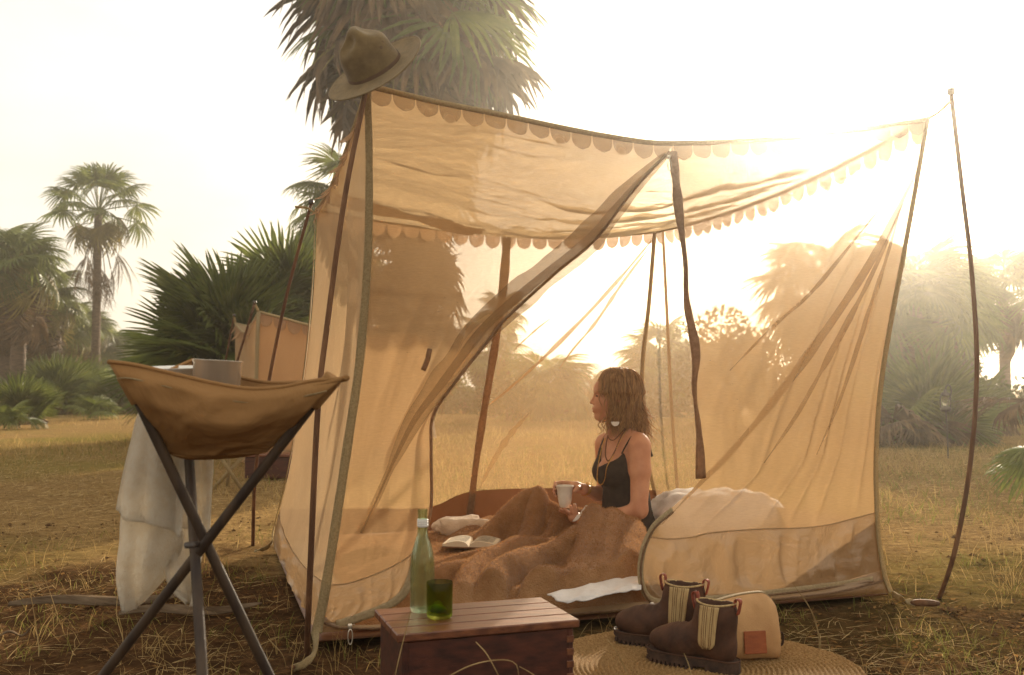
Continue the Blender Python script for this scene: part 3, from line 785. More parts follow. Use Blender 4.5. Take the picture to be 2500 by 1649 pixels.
Yp = BRb[1] + 0.12
pole('slim pole behind the rear mesh, seen through the tent', [W(1660, 1270, Yp) * [1, 1, 0], W(1640, 1000, Yp), W(1630, 800, Yp), W(1618, 560, Yp)], 0.011, 0.010, M['pole'])
# strap that ties the roof corners to the poles
part('corner_tie', tube_mb(smooth_line([FRt, W(2290, 276, FRt[1] - 0.02), W(2323, 246, G(2290, 1468)[1])], 10), [0.02, 0.015, 0.011, 0.010, 0.010, 0.010, 0.010, 0.011, 0.012, 0.014], 8, flat=0.5), M['tape'], tent)
part('corner_tie', tube_mb(smooth_line([BLt, W(768, 520, BLt[1]), W(750, 508, BLt[1]), W(722, 506, G(617, 1338)[1])], 10), 0.012, 8, flat=0.5), M['tape'], tent)
part('corner_tie', tube_mb(smooth_line([BRt, W(1610, 562, BRt[1] + 0.05), W(1619, 566, BRb[1] + 0.12)], 6), 0.010, 8), M['tape'], tent)
solo('tent_peg', 'dark wooden peg lying at the foot of the bowed pole', 'peg', tube_mb(smooth_line([G(2226, 1472, 0.012), G(2250, 1472, 0.02), G(2292, 1474, 0.012)], 8), [0.008, 0.013, 0.014, 0.014, 0.014, 0.013, 0.012, 0.009], 8), M['pole'])
solo('tent_peg', 'short peg in the dirt at the foot of the front corner webbing', 'peg', tube_mb([G(722, 1628, -0.03), G(712, 1630, 0.03)], [0.006, 0.008], 8), M['pole'])

# ------------------------------------------------------------------ bed inside the tent
def tpt(u_, v_, z): return FLb + TE1 * u_ + TE2 * v_ + np.array([0, 0, z])
MZ = 0.095
n1, n2 = 40, 40
P = np.array([[tpt(a, b, 0) for a in np.linspace(0.1, TW - 0.12, n1)] for b in np.linspace(0.16, TD - 0.2, n2)])
U, V = uvgrid(P)
edge = np.minimum(np.minimum(U, 1 - U) * 22, np.minimum(V, 1 - V) * 22)
P[..., 2] = 0.014 + (MZ - 0.014) * np.sqrt(np.clip(edge, 0, 1)) + 0.006 * fbm(U * 9, V * 9, 3, 5)
solo('mattress', 'white sheeted mattress on the tent floor under the brown blanket', 'mattress', grid_mb(P), M['sheet'], tpt(TW / 2, TD / 2, 0.014))

def seg_bump(x, y, a, b, wa, wb, ha, hb, p=2.0):
    ax, ay = a; bx, by = b; dx, dy = bx - ax, by - ay
    t = np.clip(((x - ax) * dx + (y - ay) * dy) / (dx * dx + dy * dy), 0, 1)
    dd = np.hypot(x - ax - t * dx, y - ay - t * dy)
    return (ha + (hb - ha) * t) * np.exp(-(dd / (wa + (wb - wa) * t)) ** p)
FOLDS = []
for pts_, ht_f, wd_f in [([(1350, 1332), (1270, 1342), (1180, 1376), (1100, 1445)], 0.075, 0.060), ([(1390, 1350), (1300, 1370), (1210, 1412), (1150, 1474)], 0.085, 0.066),
                 ([(1410, 1390), (1310, 1420), (1225, 1470)], 0.070, 0.062), ([(1070, 1356), (1180, 1352), (1310, 1326)], 0.050, 0.050), ([(1030, 1390), (1140, 1378), (1240, 1350)], 0.050, 0.055),
                 ([(1446, 1290), (1440, 1360), (1395, 1452)], 0.060, 0.065), ([(1540, 1300), (1545, 1370), (1515, 1440)], 0.050, 0.060), ([(1320, 1288), (1240, 1298), (1120, 1322)], 0.055, 0.050),
                 ([(1270, 1240), (1190, 1278), (1110, 1300)], 0.060, 0.060), ([(1492, 1282), (1500, 1340), (1455, 1445)], 0.050, 0.060), ([(980, 1430), (1050, 1440), (1120, 1476)], 0.060, 0.060),
                 ([(880, 1385), (990, 1372), (1070, 1385)], 0.055, 0.060), ([(1340, 1270), (1300, 1300), (1230, 1330)], 0.045, 0.045), ([(1360, 1300), (1280, 1325), (1200, 1340)], 0.040, 0.040),
                 ([(1330, 1445), (1290, 1455), (1250, 1474)], 0.040, 0.045), ([(860, 1420), (930, 1412), (1010, 1420)], 0.05, 0.05), ([(820, 1350), (900, 1345), (1020, 1340)], 0.05, 0.05),
                 ([(1420, 1420), (1370, 1440), (1335, 1468)], 0.04, 0.045), ([(1290, 1218), (1330, 1222), (1372, 1240)], 0.03, 0.05)]:
    FOLDS.append((np.array([G(a_f, b_f, 0.15)[:2] for a_f, b_f in [tuple(q_f) for q_f in smooth_line(pts_, 9)]]), ht_f, wd_f))
def fold_h(x, y, crest, ht, wd):
    best = np.full(x.shape, 9.0); tb = np.zeros(x.shape); n = len(crest) - 1
    for i in range(n):
        p_, q_ = crest[i], crest[i + 1]; dx, dy = q_ - p_
        t = np.clip(((x - p_[0]) * dx + (y - p_[1]) * dy) / (dx * dx + dy * dy), 0, 1)
        dd = np.hypot(x - p_[0] - t * dx, y - p_[1] - t * dy); m = dd < best
        best = np.where(m, dd, best); tb = np.where(m, (i + t) / n, tb)
    e = np.sin(np.clip(tb, 0.0, 1) * math.pi * 0.86 + 0.28)            # fold swells in the middle and dies at its ends
    return 1.2 * ht * e * np.clip(1 - (best / (wd * (0.7 + 0.4 * e))) ** 2, 0, 1) ** 0.75
def blanket_h(x, y):
    wx = x + 0.09 * fbm(x * 2.2, y * 2.2, 2, 201); wy = y + 0.09 * fbm(x * 2.2, y * 2.2, 2, 202)
    B = [seg_bump(wx, wy, (0.60, 5.02), (0.10, 5.12), 0.15, 0.13, 0.13, 0.165),
         seg_bump(wx, wy, (0.10, 5.12), (-0.14, 5.00), 0.13, 0.13, 0.165, 0.05),
         seg_bump(wx, wy, (0.66, 4.75), (0.40, 4.52), 0.17, 0.19, 0.09, 0.125, 2.6),
         seg_bump(wx, wy, (0.40, 4.52), (0.50, 4.12), 0.19, 0.22, 0.125, 0.07, 2.4),
         seg_bump(wx, wy, (0.36, 4.50), (0.06, 4.45), 0.14, 0.12, 0.10, 0.03)]
    h = np.log(sum(np.exp(14 * b) for b in B) - (len(B) - 1) * 0.999) / 14
    # folds pulled out from the knees, each a crest line of its own
    acc = np.ones_like(x)
    for crest, ht, wd in FOLDS:
        acc = acc + np.exp(70 * fold_h(wx, wy, crest, ht, wd)) - 1
    h = h + np.log(acc) / 70
    wob = 0.12 * fbm(x * 2.2, y * 2.2, 3, 205)
    h = h + 0.006 * vn((x * 0.5 - y * 0.85 + wob) * 14, x * 2.0, 207)
    h = h + 0.010 * fbm(x * 6, y * 6, 3, 211)
    return h
nb1, nb2 = 300, 250
uu = np.linspace(0.14, 1.60, nb1); vv = np.linspace(0.045, 1.72, nb2)
P = np.array([[tpt(a + 0.05 * fbm(a * 0 + 1.3, b * 3, 2, 221) * 2, b + (0.05 * fbm(a * 3, 2.2, 2, 223) * 2), 0) for a in uu] for b in vv])
U, V = uvgrid(P)
edge = np.minimum(np.minimum(U, (1 - U)) * 26, np.minimum(V, 1 - V) * 24)
P[..., 2] = MZ + 0.002 + (0.012 + np.maximum(blanket_h(P[..., 0], P[..., 1]), -0.004)) * np.clip(edge, 0, 1) ** 0.5
P[..., 2] += 0.0015 * (rng.random(P.shape[:2]) - 0.5) + 0.005 * fbm(P[..., 0] * 75, P[..., 1] * 75, 2, 229)
fall = np.clip(1 - V / 0.05, 0, 1)
P[..., 2] = P[..., 2] * (1 - fall) + 0.035 * fall
BLANKET = solo('blanket', 'rumpled brown fleece blanket spread over the bed and her legs', 'blanket', grid_mb(P), M['fleece'], tpt(0.8, 0.9, MZ))
def bl_z(x, y): return MZ + 0.014 + float(blanket_h(np.array([x]), np.array([y]))[0])

# short plush pile standing up from the blanket
M['pile'] = solid('fleece_pile', (192, 150, 108), (162, 122, 84), 1.0, 40, bmp=0, spec=0.0, trans=0.45)
nf = 110000
iu = rng.integers(2, nb1 - 2, nf); iv = rng.integers(8, nb2 - 2, nf)
gu = P[iv, iu + 1] - P[iv, iu - 1]; gv = P[iv + 1, iu] - P[iv - 1, iu]
base_f = P[iv, iu] + gu * rng.uniform(-0.25, 0.25, (nf, 1)) + gv * rng.uniform(-0.25, 0.25, (nf, 1))
nn = np.cross(gu, gv); nn /= np.linalg.norm(nn, axis=1, keepdims=True) + 1e-9; nn[nn[:, 2] < 0] *= -1
dr = nn + rng.normal(0, 0.42, (nf, 3)); dr /= np.linalg.norm(dr, axis=1, keepdims=True)
sd_f = np.cross(dr, rng.normal(0, 1, (nf, 3))); sd_f /= np.linalg.norm(sd_f, axis=1, keepdims=True)
ln_f = rng.uniform(0.006, 0.011, (nf, 1))
Vp = np.stack([base_f - sd_f * 0.0009, base_f + sd_f * 0.0009, base_f + dr * ln_f], 1).reshape(-1, 3)
pm = MB(); pm.v = [Vp]; pm.n = len(Vp); pm.f = [(3 * i, 3 * i + 1, 3 * i + 2) for i in range(nf)]
po = part('pile', pm, M['pile'], BLANKET); po['kind'] = 'stuff'

def cushion(c, r, rot, amp, seed, sub=(48, 32)):
    V_ = []
    a, b = sub
    for i in range(b + 1):
        ph = math.pi * i / b - math.pi / 2
        for j in range(a):
            t = 2 * math.pi * j / a
            x, y, z = math.cos(ph) * math.cos(t), math.cos(ph) * math.sin(t), math.sin(ph)
            sg = lambda q, e: math.copysign(abs(q) ** e, q)
            p = np.array([sg(x, 0.62) * r[0], sg(y, 0.62) * r[1], z * r[2] * (1 - 0.35 * (abs(x) ** 3 + abs(y) ** 3) * 0.5)])
            V_.append(p)
    V_ = np.array(V_)
    V_ *= (1 + amp * fbm(V_[:, 0] * 14 + V_[:, 2] * 6, V_[:, 1] * 14, 3, seed))[:, None]
    V_ = V_ @ np.array(Matrix.Rotation(rot, 3, 'Z')).T + c
    mb = MB(); mb.add(V_, grid_faces(b + 1, a, True)); return mb
pc = W(1740, 1300, 5.05); pc[2] = MZ + 0.115
solo('pillow', 'plump white pillow behind her, seen through the door mesh', 'pillow', cushion(pc, (0.36, 0.24, 0.145), 0.3, 0.35, 4), M['sheet'])
pc = W(1130, 1300, 5.25); pc[2] = MZ + 0.05
solo('cushion', 'small cream fleece cushion at the back edge of the bed', 'cushion', cushion(pc, (0.17, 0.10, 0.052), 0.1, 0.9, 8), M['cream'])
# white sheet turned out over the sill and beside the cup
def rag(pts4, nu, nv, amp, seed, name, label, off):
    P = coons(*pts4, nu, nv); U, V = uvgrid(P)
    n = np.cross(P[0, -1] - P[0, 0], P[-1, 0] - P[0, 0]); n = nrm(n); n = n if n[2] > 0 else -n
    P = disp(P, n, amp * (ridge(U * 4 + V, V * 2, seed) - 0.3) + amp * 0.5 * fbm(U * 9, V * 9, 3, seed + 1)) + off
    return solo(name, label, 'cloth', thick_grid(P, 0.004), M['sheet'])
q = lambda px, py, z: G(px, py, z)
rag(([q(1335, 1462, 0.10), q(1440, 1440, 0.108), q(1565, 1408, 0.112)], [q(1385, 1486, 0.075), q(1440, 1474, 0.085), q(1565, 1450, 0.10)], [q(1335, 1462, 0.10), q(1360, 1478, 0.088), q(1385, 1486, 0.075)], [q(1565, 1408, 0.112), q(1566, 1430, 0.11), q(1565, 1450, 0.10)]), 48, 20, 0.016, 31, 'sheet_corner', 'white sheet corner spilling over the tent sill by the blanket', np.array([0, 0, 0.012]))
Yc = 4.86
rag(([W(1428, 1240, Yc), W(1450, 1240, Yc), W(1474, 1258, Yc)], [W(1398, 1272, Yc - 0.12), W(1450, 1282, Yc - 0.12), W(1490, 1280, Yc - 0.12)], [W(1428, 1240, Yc), W(1412, 1258, Yc - 0.06), W(1398, 1272, Yc - 0.12)], [W(1474, 1258, Yc), W(1484, 1270, Yc - 0.06), W(1490, 1280, Yc - 0.12)]), 24, 14, 0.03, 35, 'napkin', 'crumpled white napkin on the blanket beside her hands', np.zeros(3))

# open book
bx = W(1152, 1330, 4.75); bz = max(bl_z(bx[0] + a, bx[1] + b) for a in (-0.1, 0, 0.1) for b in (-0.07, 0, 0.07)) - 0.012
book = thing('open_book', 'open paperback book lying face up on the brown blanket', 'book', (bx[0], bx[1], bz))
brot = np.array(Matrix.Rotation(-0.12, 3, 'Z')); bc = np.array([bx[0], bx[1], bz])
for sgn in (-1, 1):
    xs = np.linspace(0, 0.125, 16); top = 0.004 + 0.026 * np.sin(np.clip(xs / 0.125, 0, 1) ** 0.6 * math.pi * 0.86); mb = MB()
    Pt = np.array([[[sgn * x, y, t] for x, t in zip(xs, top)] for y in np.linspace(-0.09, 0.09, 6)])
    Pb = np.array([[[sgn * x, y, 0.003 + 0.002 * (x / 0.125)] for x in xs] for y in np.linspace(-0.09, 0.09, 6)])
    tv = np.concatenate([Pt.reshape(-1, 3), Pb.reshape(-1, 3)]); o = 96
    F = grid_faces(6, 16) + [tuple(o + i for i in q2[::-1]) for q2 in grid_faces(6, 16)]
    for j in range(15): F += [(j, j + 1, o + j + 1, o + j), (80 + j + 1, 80 + j, o + 80 + j, o + 80 + j + 1)]
    for i in range(5): F += [(i * 16 + 15, (i + 1) * 16 + 15, o + (i + 1) * 16 + 15, o + i * 16 + 15)]
    mb.add(tv @ brot.T + bc, F)
    pg = part('page_block', mb, M['paper'], book); autosmooth(pg, 40)
    tx = MB()
    for k in range(17):
        y = 0.075 - k * 0.009; i0, i1 = 2, 14 - (3 if k % 5 == 4 else 0)
        tx.add(np.array([[sgn * xs[j], yy, top[j] + 0.0008] for yy in (y, y - 0.003) for j in range(i0, i1)]) @ brot.T + bc, grid_faces(2, i1 - i0))
    part('text_lines', tx, M['ink'], pg)
part('cover', box_mb(bc + [0, 0, 0.0], (0.262, 0.188, 0.004), rot=Matrix.Rotation(-0.12, 3, 'Z')), M['cover'], book)

# ------------------------------------------------------------------ the woman
YW = 5.0
def w(px, py, dy=0.0): return W(px, py, YW + dy)
PM = FPX / YW                                           # photo pixels per metre where she sits
root = w(1530, 1300) * [1, 1, 0] + [0, 0, MZ]
woman = thing('person', 'long haired person in a dark tank top sitting up holding a white cup', 'person', root)
yaw = R(-30)                                            # chest turned towards the door
RT = np.array(Matrix.Rotation(-yaw, 3, 'Z'))            # torso frame: x back to front is -x
S = SDF((w(1335, 1300)[0] - 0.02, YW - 0.34, root[2] - 0.02), (w(1610, 1300)[0] + 0.03, YW + 0.34, w(1500, 893)[2]), 0.0042)
torso = SDF(S.lo, S.lo + S.n * S.h, S.h)
def torso_prims(T, g=0.0):
    T.ell(w(1534, 1290), (0.125 + g, 0.165 + g, 0.12 + g), 0.03, RT)
    T.ell(w(1529, 1225), (0.102 + g, 0.135 + g, 0.13 + g), 0.05, RT)
    T.ell(w(1522, 1140), (0.112 + g, 0.148 + g, 0.13 + g), 0.05, RT)
    T.ell(w(1486, 1152, -0.072), (0.056 + g, 0.06 + g, 0.066 + g), 0.03, RT)
    T.ell(w(1474, 1150, 0.05), (0.050 + g, 0.06 + g, 0.062 + g), 0.03, RT)
torso_prims(S)
S.cap(w(1556, 1084, -0.10), w(1480, 1082, 0.10), 0.058, 0.052, 0.05)                 # shoulder girdle
S.cap(w(1530, 1068, -0.03), w(1514, 1062, 0.0), 0.055, 0.05, 0.04)
S.cap(w(1517, 1066, 0.01), w(1500, 1000, 0.0), 0.054, 0.050, 0.035)                  # neck
S.cap(w(1560, 1092, -0.14), w(1563, 1150, -0.17), 0.058, 0.050, 0.03)                # near arm
S.cap(w(1563, 1150, -0.17), w(1560, 1245, -0.20), 0.049, 0.041, 0.02)
S.cap(w(1560, 1246, -0.20), w(1505, 1264, -0.15), 0.041, 0.040, 0.02)
S.cap(w(1505, 1264, -0.15), w(1432, 1278, -0.05), 0.040, 0.026, 0.02)
S.cap(w(1474, 1088, 0.14), w(1476, 1200, 0.19), 0.046, 0.038, 0.03)                  # far arm
S.cap(w(1476, 1200, 0.19), w(1460, 1206, 0.12), 0.037, 0.036, 0.02)
S.cap(w(1460, 1206, 0.12), w(1428, 1196, 0.05), 0.035, 0.026, 0.02)
cup_c = w(1380, 1212, 0.0)
# far hand: palm beside the cup, fingers laid round its far side, thumb on the near side
S.cap(w(1424, 1195, 0.045), w(1406, 1188, 0.04), 0.026, 0.024, 0.015)
S.ell(w(1404, 1190, 0.045), (0.032, 0.022, 0.026), 0.012)
for k, (y0, y1, y2, xx) in enumerate(((1180, 1178, 1186, 1356), (1187, 1187, 1196, 1353), (1196, 1197, 1205, 1353), (1204, 1206, 1212, 1356))):
    r = (0.0088, 0.0090, 0.0086, 0.0078)[k]
    S.cap(w(1396, y0, 0.055), w(1372, y1, 0.062), r * 1.1, r, 0.006)
    S.cap(w(1372, y1, 0.062), w(xx, y1 + 2, 0.035), r, r * 0.95, 0.005)
    S.cap(w(xx, y1 + 2, 0.035), w(xx + 1, y2, 0.005), r * 0.95, r * 0.82, 0.005)
S.cap(w(1414, 1190, 0.02), w(1411, 1192, -0.03), 0.013, 0.0115, 0.010)
S.cap(w(1411, 1192, -0.03), w(1402, 1200, -0.045), 0.0112, 0.0088, 0.006)
# near hand: cradles the cup's foot from below
S.ell(w(1404, 1264, -0.025), (0.036, 0.030, 0.026), 0.014)
S.cap(w(1432, 1278, -0.05), w(1408, 1266, -0.03), 0.026, 0.024, 0.015)
for k, (x0, x1, yy, dy) in enumerate(((1398, 1393, 1236, -0.042), (1388, 1378, 1243, -0.038), (1384, 1369, 1244, -0.020), (1384, 1366, 1248, 0.004))):
    r = (0.0092, 0.0092, 0.0088, 0.0080)[k]
    S.cap(w(1403 - k * 3, 1262, -0.035 + k * 0.012), w(x0, 1252, dy), r * 1.1, r, 0.006)
    S.cap(w(x0, 1252, dy), w(x1, yy, dy), r, r * 0.85, 0.005)
S.cap(w(1408, 1258, -0.045), w(1403, 1234, -0.048), 0.0115, 0.0092, 0.006)
# head in profile, facing left
hd = 0.0
S.ell(w(1509, 960, hd), (0.095, 0.078, 0.094), 0.02)
S.ell(w(1484, 985, hd), (0.072, 0.064, 0.085), 0.02)
S.ell(w(1476, 950, hd), (0.055, 0.062, 0.05), 0.02)
S.cap(w(1470, 1018, hd), w(1460, 1017, hd), 0.026, 0.019, 0.02)                      # chin
S.cap(w(1502, 1014, hd - 0.045), w(1466, 1020, hd - 0.012), 0.017, 0.015, 0.02)      # jaw
S.cap(w(1502, 1014, hd + 0.045), w(1466, 1020, hd + 0.012), 0.017, 0.015, 0.02)
S.cap(w(1459, 958, hd - 0.03), w(1456, 957, hd + 0.03), 0.012, 0.012, 0.012)         # brow
S.cap(w(1455, 964, hd), w(1446, 981, hd), 0.0085, 0.0095, 0.010)                     # nose
S.ell(w(1445, 983.5, hd), (0.0115, 0.010, 0.0085), 0.006)
S.cap(w(1451, 986, hd - 0.013), w(1452, 986, hd + 0.013), 0.0075, 0.0075, 0.006)
S.cap(w(1456, 999, hd - 0.018), w(1456, 999, hd + 0.018), 0.016, 0.016, 0.012)
S.ell(w(1450, 997.5, hd), (0.0105, 0.017, 0.0062), 0.004)                            # lips
S.ell(w(1451.5, 1005, hd), (0.0105, 0.015, 0.0068), 0.004)
S.ell(w(1455, 967, hd - 0.034), (0.013, 0.015, 0.009), 0.006, op='sub')              # eye hollow
S.ell(w(1462, 967.5, hd - 0.033), (0.013, 0.012, 0.0105), 0.003)
S.ell(w(1511, 972, hd - 0.080), (0.018, 0.009, 0.030), 0.006)                        # ear
S.ell(w(1511, 972, hd - 0.092), (0.009, 0.007, 0.018), 0.004, op='sub')
part('body', S.mesh(), M['skin'], woman)
# clothes: tank top a few millimetres proud of the body, scooped at neck and arms
torso_prims(torso, 0.006)
torso.cap(w(1552, 1095, -0.06), w(1488, 1095, 0.06), 0.052, 0.05, 0.05)
Pw = torso.full(); cw_ = w(1529, 1100)
X = (Pw - cw_) @ RT                                     # torso frame: -x is the chest, y across
front = np.clip(-X[..., 0] / 0.10, -1, 1)
lat = np.abs(X[..., 1])
top_z = cw_[2] - 0.048 - np.maximum(front, 0) * 0.026 + 0.082 * np.minimum((lat / 0.095) ** 2, 1)
arm = np.clip(lat - 0.103, 0, 1) * 3.0
torso.D = np.maximum(torso.D, (Pw[..., 2] - (top_z - arm)) * 0.5)
part('tank_top', torso.mesh(), M['tank'], woman)
def strap(pts, r, mat, name):
    part(name, tube_mb(smooth_line(pts, 30), r, 8, flat=0.5), mat, woman)
strap([w(1518, 1108, -0.150), w(1526, 1092, -0.155), w(1538, 1072, -0.145), w(1552, 1058, -0.105), w(1568, 1060, -0.055), w(1582, 1084, -0.03), w(1592, 1115, -0.03)], 0.007, M['tank'], 'shoulder_strap')
strap([w(1462, 1128, -0.02), w(1464, 1100, 0.00), w(1470, 1080, 0.03), w(1480, 1064, 0.07), w(1496, 1062, 0.10)], 0.007, M['tank'], 'shoulder_strap')
part('lips', S.__class__(w(1449, 1002, hd) - [0.012, 0.03, 0.016], w(1458, 1002, hd) + [0.012, 0.03, 0.016], 0.0018).ell(w(1450.2, 998, hd), (0.0108, 0.0168, 0.0060), 0.002).ell(w(1451.6, 1004.6, hd), (0.0108, 0.0148, 0.0066), 0.002).mesh(), M['lip'], woman)
part('eye', SDF(w(1459, 967, hd - 0.035) - 0.02, w(1459, 967, hd - 0.035) + 0.02, 0.002).ell(w(1459.0, 967.2, hd - 0.034), (0.0108, 0.010, 0.0048), 0.002).mesh(), M['eye'], woman)
part('eyebrow', tube_mb(smooth_line([w(1451.5, 957.5, hd - 0.012), w(1455, 955, hd - 0.034), w(1463, 955.5, hd - 0.052), w(1469, 958.5, hd - 0.06)], 12), np.linspace(0.0045, 0.0022, 12), 6), M['hair'], woman)
# hair: a cap on the skull and wavy locks over it
H = SDF((w(1440, 960)[0], YW - 0.12, w(1500, 1045)[2]), (w(1585, 960)[0], YW + 0.12, w(1500, 894)[2]), 0.0042)
H.ell(w(1512, 957, hd), (0.108, 0.088, 0.107), 0.02); H.ell(w(1530, 995, hd), (0.072, 0.082, 0.10), 0.03)
Pw = H.full(); zf = w(1500, 934)[2]
face = -(Pw[..., 0] - (w(1466, 960)[0] + np.clip(zf - Pw[..., 2], 0, 0.05) * 0.75 - np.clip(Pw[..., 2] - zf, 0, 0.05) * 0.30))
H.D = np.maximum(H.D, face)
hair = part('hair', H.mesh(), M['hair'], woman)
hc = w(1512, 958, hd)
lk = {0: MB(), 1: MB()}
rs = np.random.default_rng(11)
for i in range(640):
    near = i % 10 < 8
    ph = rs.uniform(0.03, 1.0)                          # 0 at the temple, 1 at the back of the head
    ang_ = (R(200) + ph * R(160)) if near else (R(160) - ph * R(150))   # direction from the skull's axis, camera side is -y
    dirv = np.array([math.cos(ang_), math.sin(ang_), 0])
    up0 = np.array([rs.uniform(-0.055, 0.05), rs.uniform(-0.012, 0.012), 0.0])
    rx, ry, rz = 0.112, 0.091, 0.107
    layer = rs.uniform(-0.004, 0.010) if i % 9 else rs.uniform(0.006, 0.022)
    pts = []
    for t in np.linspace(0.03, 1, 7):
        e = t * math.pi / 2
        pts.append(hc + np.array([up0[0] * (1 - t) + (rx + layer) * math.sin(e) * dirv[0], up0[1] * (1 - t) + (ry + layer) * math.sin(e) * dirv[1], (rz + layer) * math.cos(e)]))
    length = rs.uniform(0.10, 0.26) * (0.9 if ph < 0.12 else 1.0) + 0.03 * ph
    pe = pts[-1]; wa = rs.uniform(0.008, 0.018); wf = rs.uniform(34, 56); p0 = rs.uniform(0, 6.3)
    sway = np.array([rs.normal(0.02 * ph, 0.022), rs.normal(0, 0.02), 0])
    for q_ in np.linspace(0.08, 1, 15):
        z_ = q_ * length
        inn = 0.92 - 0.25 * min(q_ * 1.6, 1) * (0.6 if ph > 0.55 else 1)
        cx = hc + np.array([(pe - hc)[0] * inn, (pe - hc)[1] * inn, 0]) + np.array([0.012 + 0.03 * ph, 0, 0]) * q_
        pts.append(cx + np.array([0, 0, (pe - hc)[2] - z_]) + sway * q_ * q_ + wa * (0.3 + q_) * np.array([math.sin(wf * z_ + p0), math.cos(wf * z_ * 0.9 + p0), 0]))
    L = smooth_line(pts, 34); t = np.linspace(0, 1, 34)
    rr2 = rs.uniform(0.0012, 0.0036) * np.clip(np.minimum(t * 10 + 0.3, (1 - t) * 3.5 + 0.12), 0, 1)
    tube_mb(L, rr2, 5, lk[1 if rs.random() < 0.42 else 0], flat=0.7)
# loose strands by the cheek and on the chest
for a, b, c_, d_ in (((1478, 940, -0.075), (1466, 968, -0.085), (1468, 1000, -0.085), (1466, 1030, -0.08)), ((1482, 945, -0.08), (1478, 985, -0.095), (1480, 1020, -0.09), (1474, 1058, -0.09)), ((1474, 1020, -0.06), (1462, 1040, -0.09), (1468, 1056, -0.1), (1458, 1062, -0.1)), ((1480, 1010, -0.07), (1472, 1036, -0.09), (1478, 1056, -0.1), (1470, 1078, -0.11))):
    L = smooth_line([w(*a), w(*b), w(*c_), w(*d_)], 30); L[:, 0] += 0.006 * np.sin(np.linspace(0, 12, 30))
    tube_mb(L, np.linspace(0.004, 0.0012, 30), 5, lk[0])
part('locks', lk[0], M['hair'], woman); part('locks', lk[1], M['hair_light'], woman, label='sun-bleached strands over the darker hair')
# jewellery
ec = w(1502, 1030, -0.105)
mb = MB(); t = np.linspace(math.pi, 2 * math.pi, 14)
disc = [ec + [0.020 * math.cos(q2), dy, 0.022 * math.sin(q2)] for dy in (-0.0015, 0.0015) for q2 in t]
mb.add(disc, [tuple(range(14)), tuple(range(27, 13, -1))] + [(i, i + 14, (i + 1) % 14 + 14, (i + 1) % 14) for i in range(14)])
part('earring', mb, M['white'], woman, smooth=False)
part('earring_hook', tube_mb([ec + [0, 0, 0.0], w(1506, 1006, -0.095), w(1508, 990, -0.088)], 0.001, 5), M['gold'], woman)
def necklace(pts, r, mat):
    L = smooth_line(pts, 70); mb = MB(); tube_mb(L, r * (0.75 + 0.35 * np.abs(np.sin(np.arange(70) * 1.4))), 6, mb); part('necklace', mb, mat, woman)
necklace([w(1526, 1046, -0.07), w(1512, 1062, -0.11), w(1500, 1074, -0.13), w(1490, 1074, -0.12), w(1484, 1066, -0.09)], 0.0026, M['bead'])
necklace([w(1530, 1044, -0.07), w(1516, 1068, -0.135), w(1502, 1100, -0.165), w(1490, 1122, -0.172), w(1483, 1125, -0.168), w(1478, 1110, -0.15), w(1480, 1085, -0.12), w(1484, 1064, -0.09)], 0.0034, M['bead'])
necklace([w(1532, 1046, -0.07), w(1514, 1076, -0.145), w(1496, 1114, -0.172), w(1482, 1140, -0.185), w(1476, 1172, -0.165), w(1466, 1185, -0.15), w(1458, 1172, -0.13), w(1460, 1140, -0.13), w(1468, 1100, -0.12), w(1478, 1070, -0.1)], 0.0024, M['gold'])
for k, (a, r) in enumerate((((1432, 1194, 0.055), 0.031), ((1428, 1196, 0.05), 0.0300))):
    c0 = w(*a); ax = nrm(w(1460, 1206, 0.12) - w(1426, 1195, 0.045)); e1 = nrm(np.cross(ax, [0, 0, 1])); e2 = np.cross(ax, e1)
    L = np.array([c0 + r * (math.cos(q2) * e1 + math.sin(q2) * e2) for q2 in np.linspace(0, 2 * math.pi, 25)])
    part('bangle', tube_mb(L, 0.0028, 6, caps=False), M['gold'], woman)
# cup
prof = [(0.0, 0.0), (0.022, 0.0), (0.0235, 0.003), (0.028, 0.012), (0.034, 0.04), (0.038, 0.075), (0.043, 0.102), (0.0455, 0.107), (0.0445, 0.109), (0.042, 0.107), (0.037, 0.08), (0.032, 0.04), (0.025, 0.012), (0.0, 0.008)]
cb = w(1379, 1239, 0.0)
solo('cup', 'white flared ceramic cup held in both hands', 'cup', lathe_mb(prof, 36, mtx=Matrix.Translation(cb)), M['white'], cb)

# ------------------------------------------------------------------ hat on the corner pole
hx = nrm([0.862, 0.0, 0.506]); hz = nrm(math.cos(R(40)) * np.array([-0.506, 0, 0.862]) + math.sin(R(40)) * np.array([0, -1.0, 0])); hy = np.cross(hz, hx)
HM = np.stack([hx, hy, hz], 1); hcen = W(917, 172, FLb[1] + 0.0)
hat = thing('hat', 'olive felt wide brimmed hat hung on the tent corner pole', 'hat', hcen)
nr, na = 14, 72
br = np.zeros((nr, na, 3))
for i in range(nr):
    t = i / (nr - 1)
    for j in range(na):
        a = 2 * math.pi * j / na; ca, sa = math.cos(a), math.sin(a)
        r0 = np.array([0.100 * ca, 0.080 * sa]); r1 = np.array([0.188 * ca, 0.150 * sa]); p = r0 + (r1 - r0) * t
        z = 0.006 - 0.018 * t + (0.034 * t * t * max(ca, 0) ** 2 + 0.012 * t * t * max(-ca, 0) ** 2) + 0.012 * t * t * abs(sa) ** 2
        br[i, j] = (p[0], p[1], z)
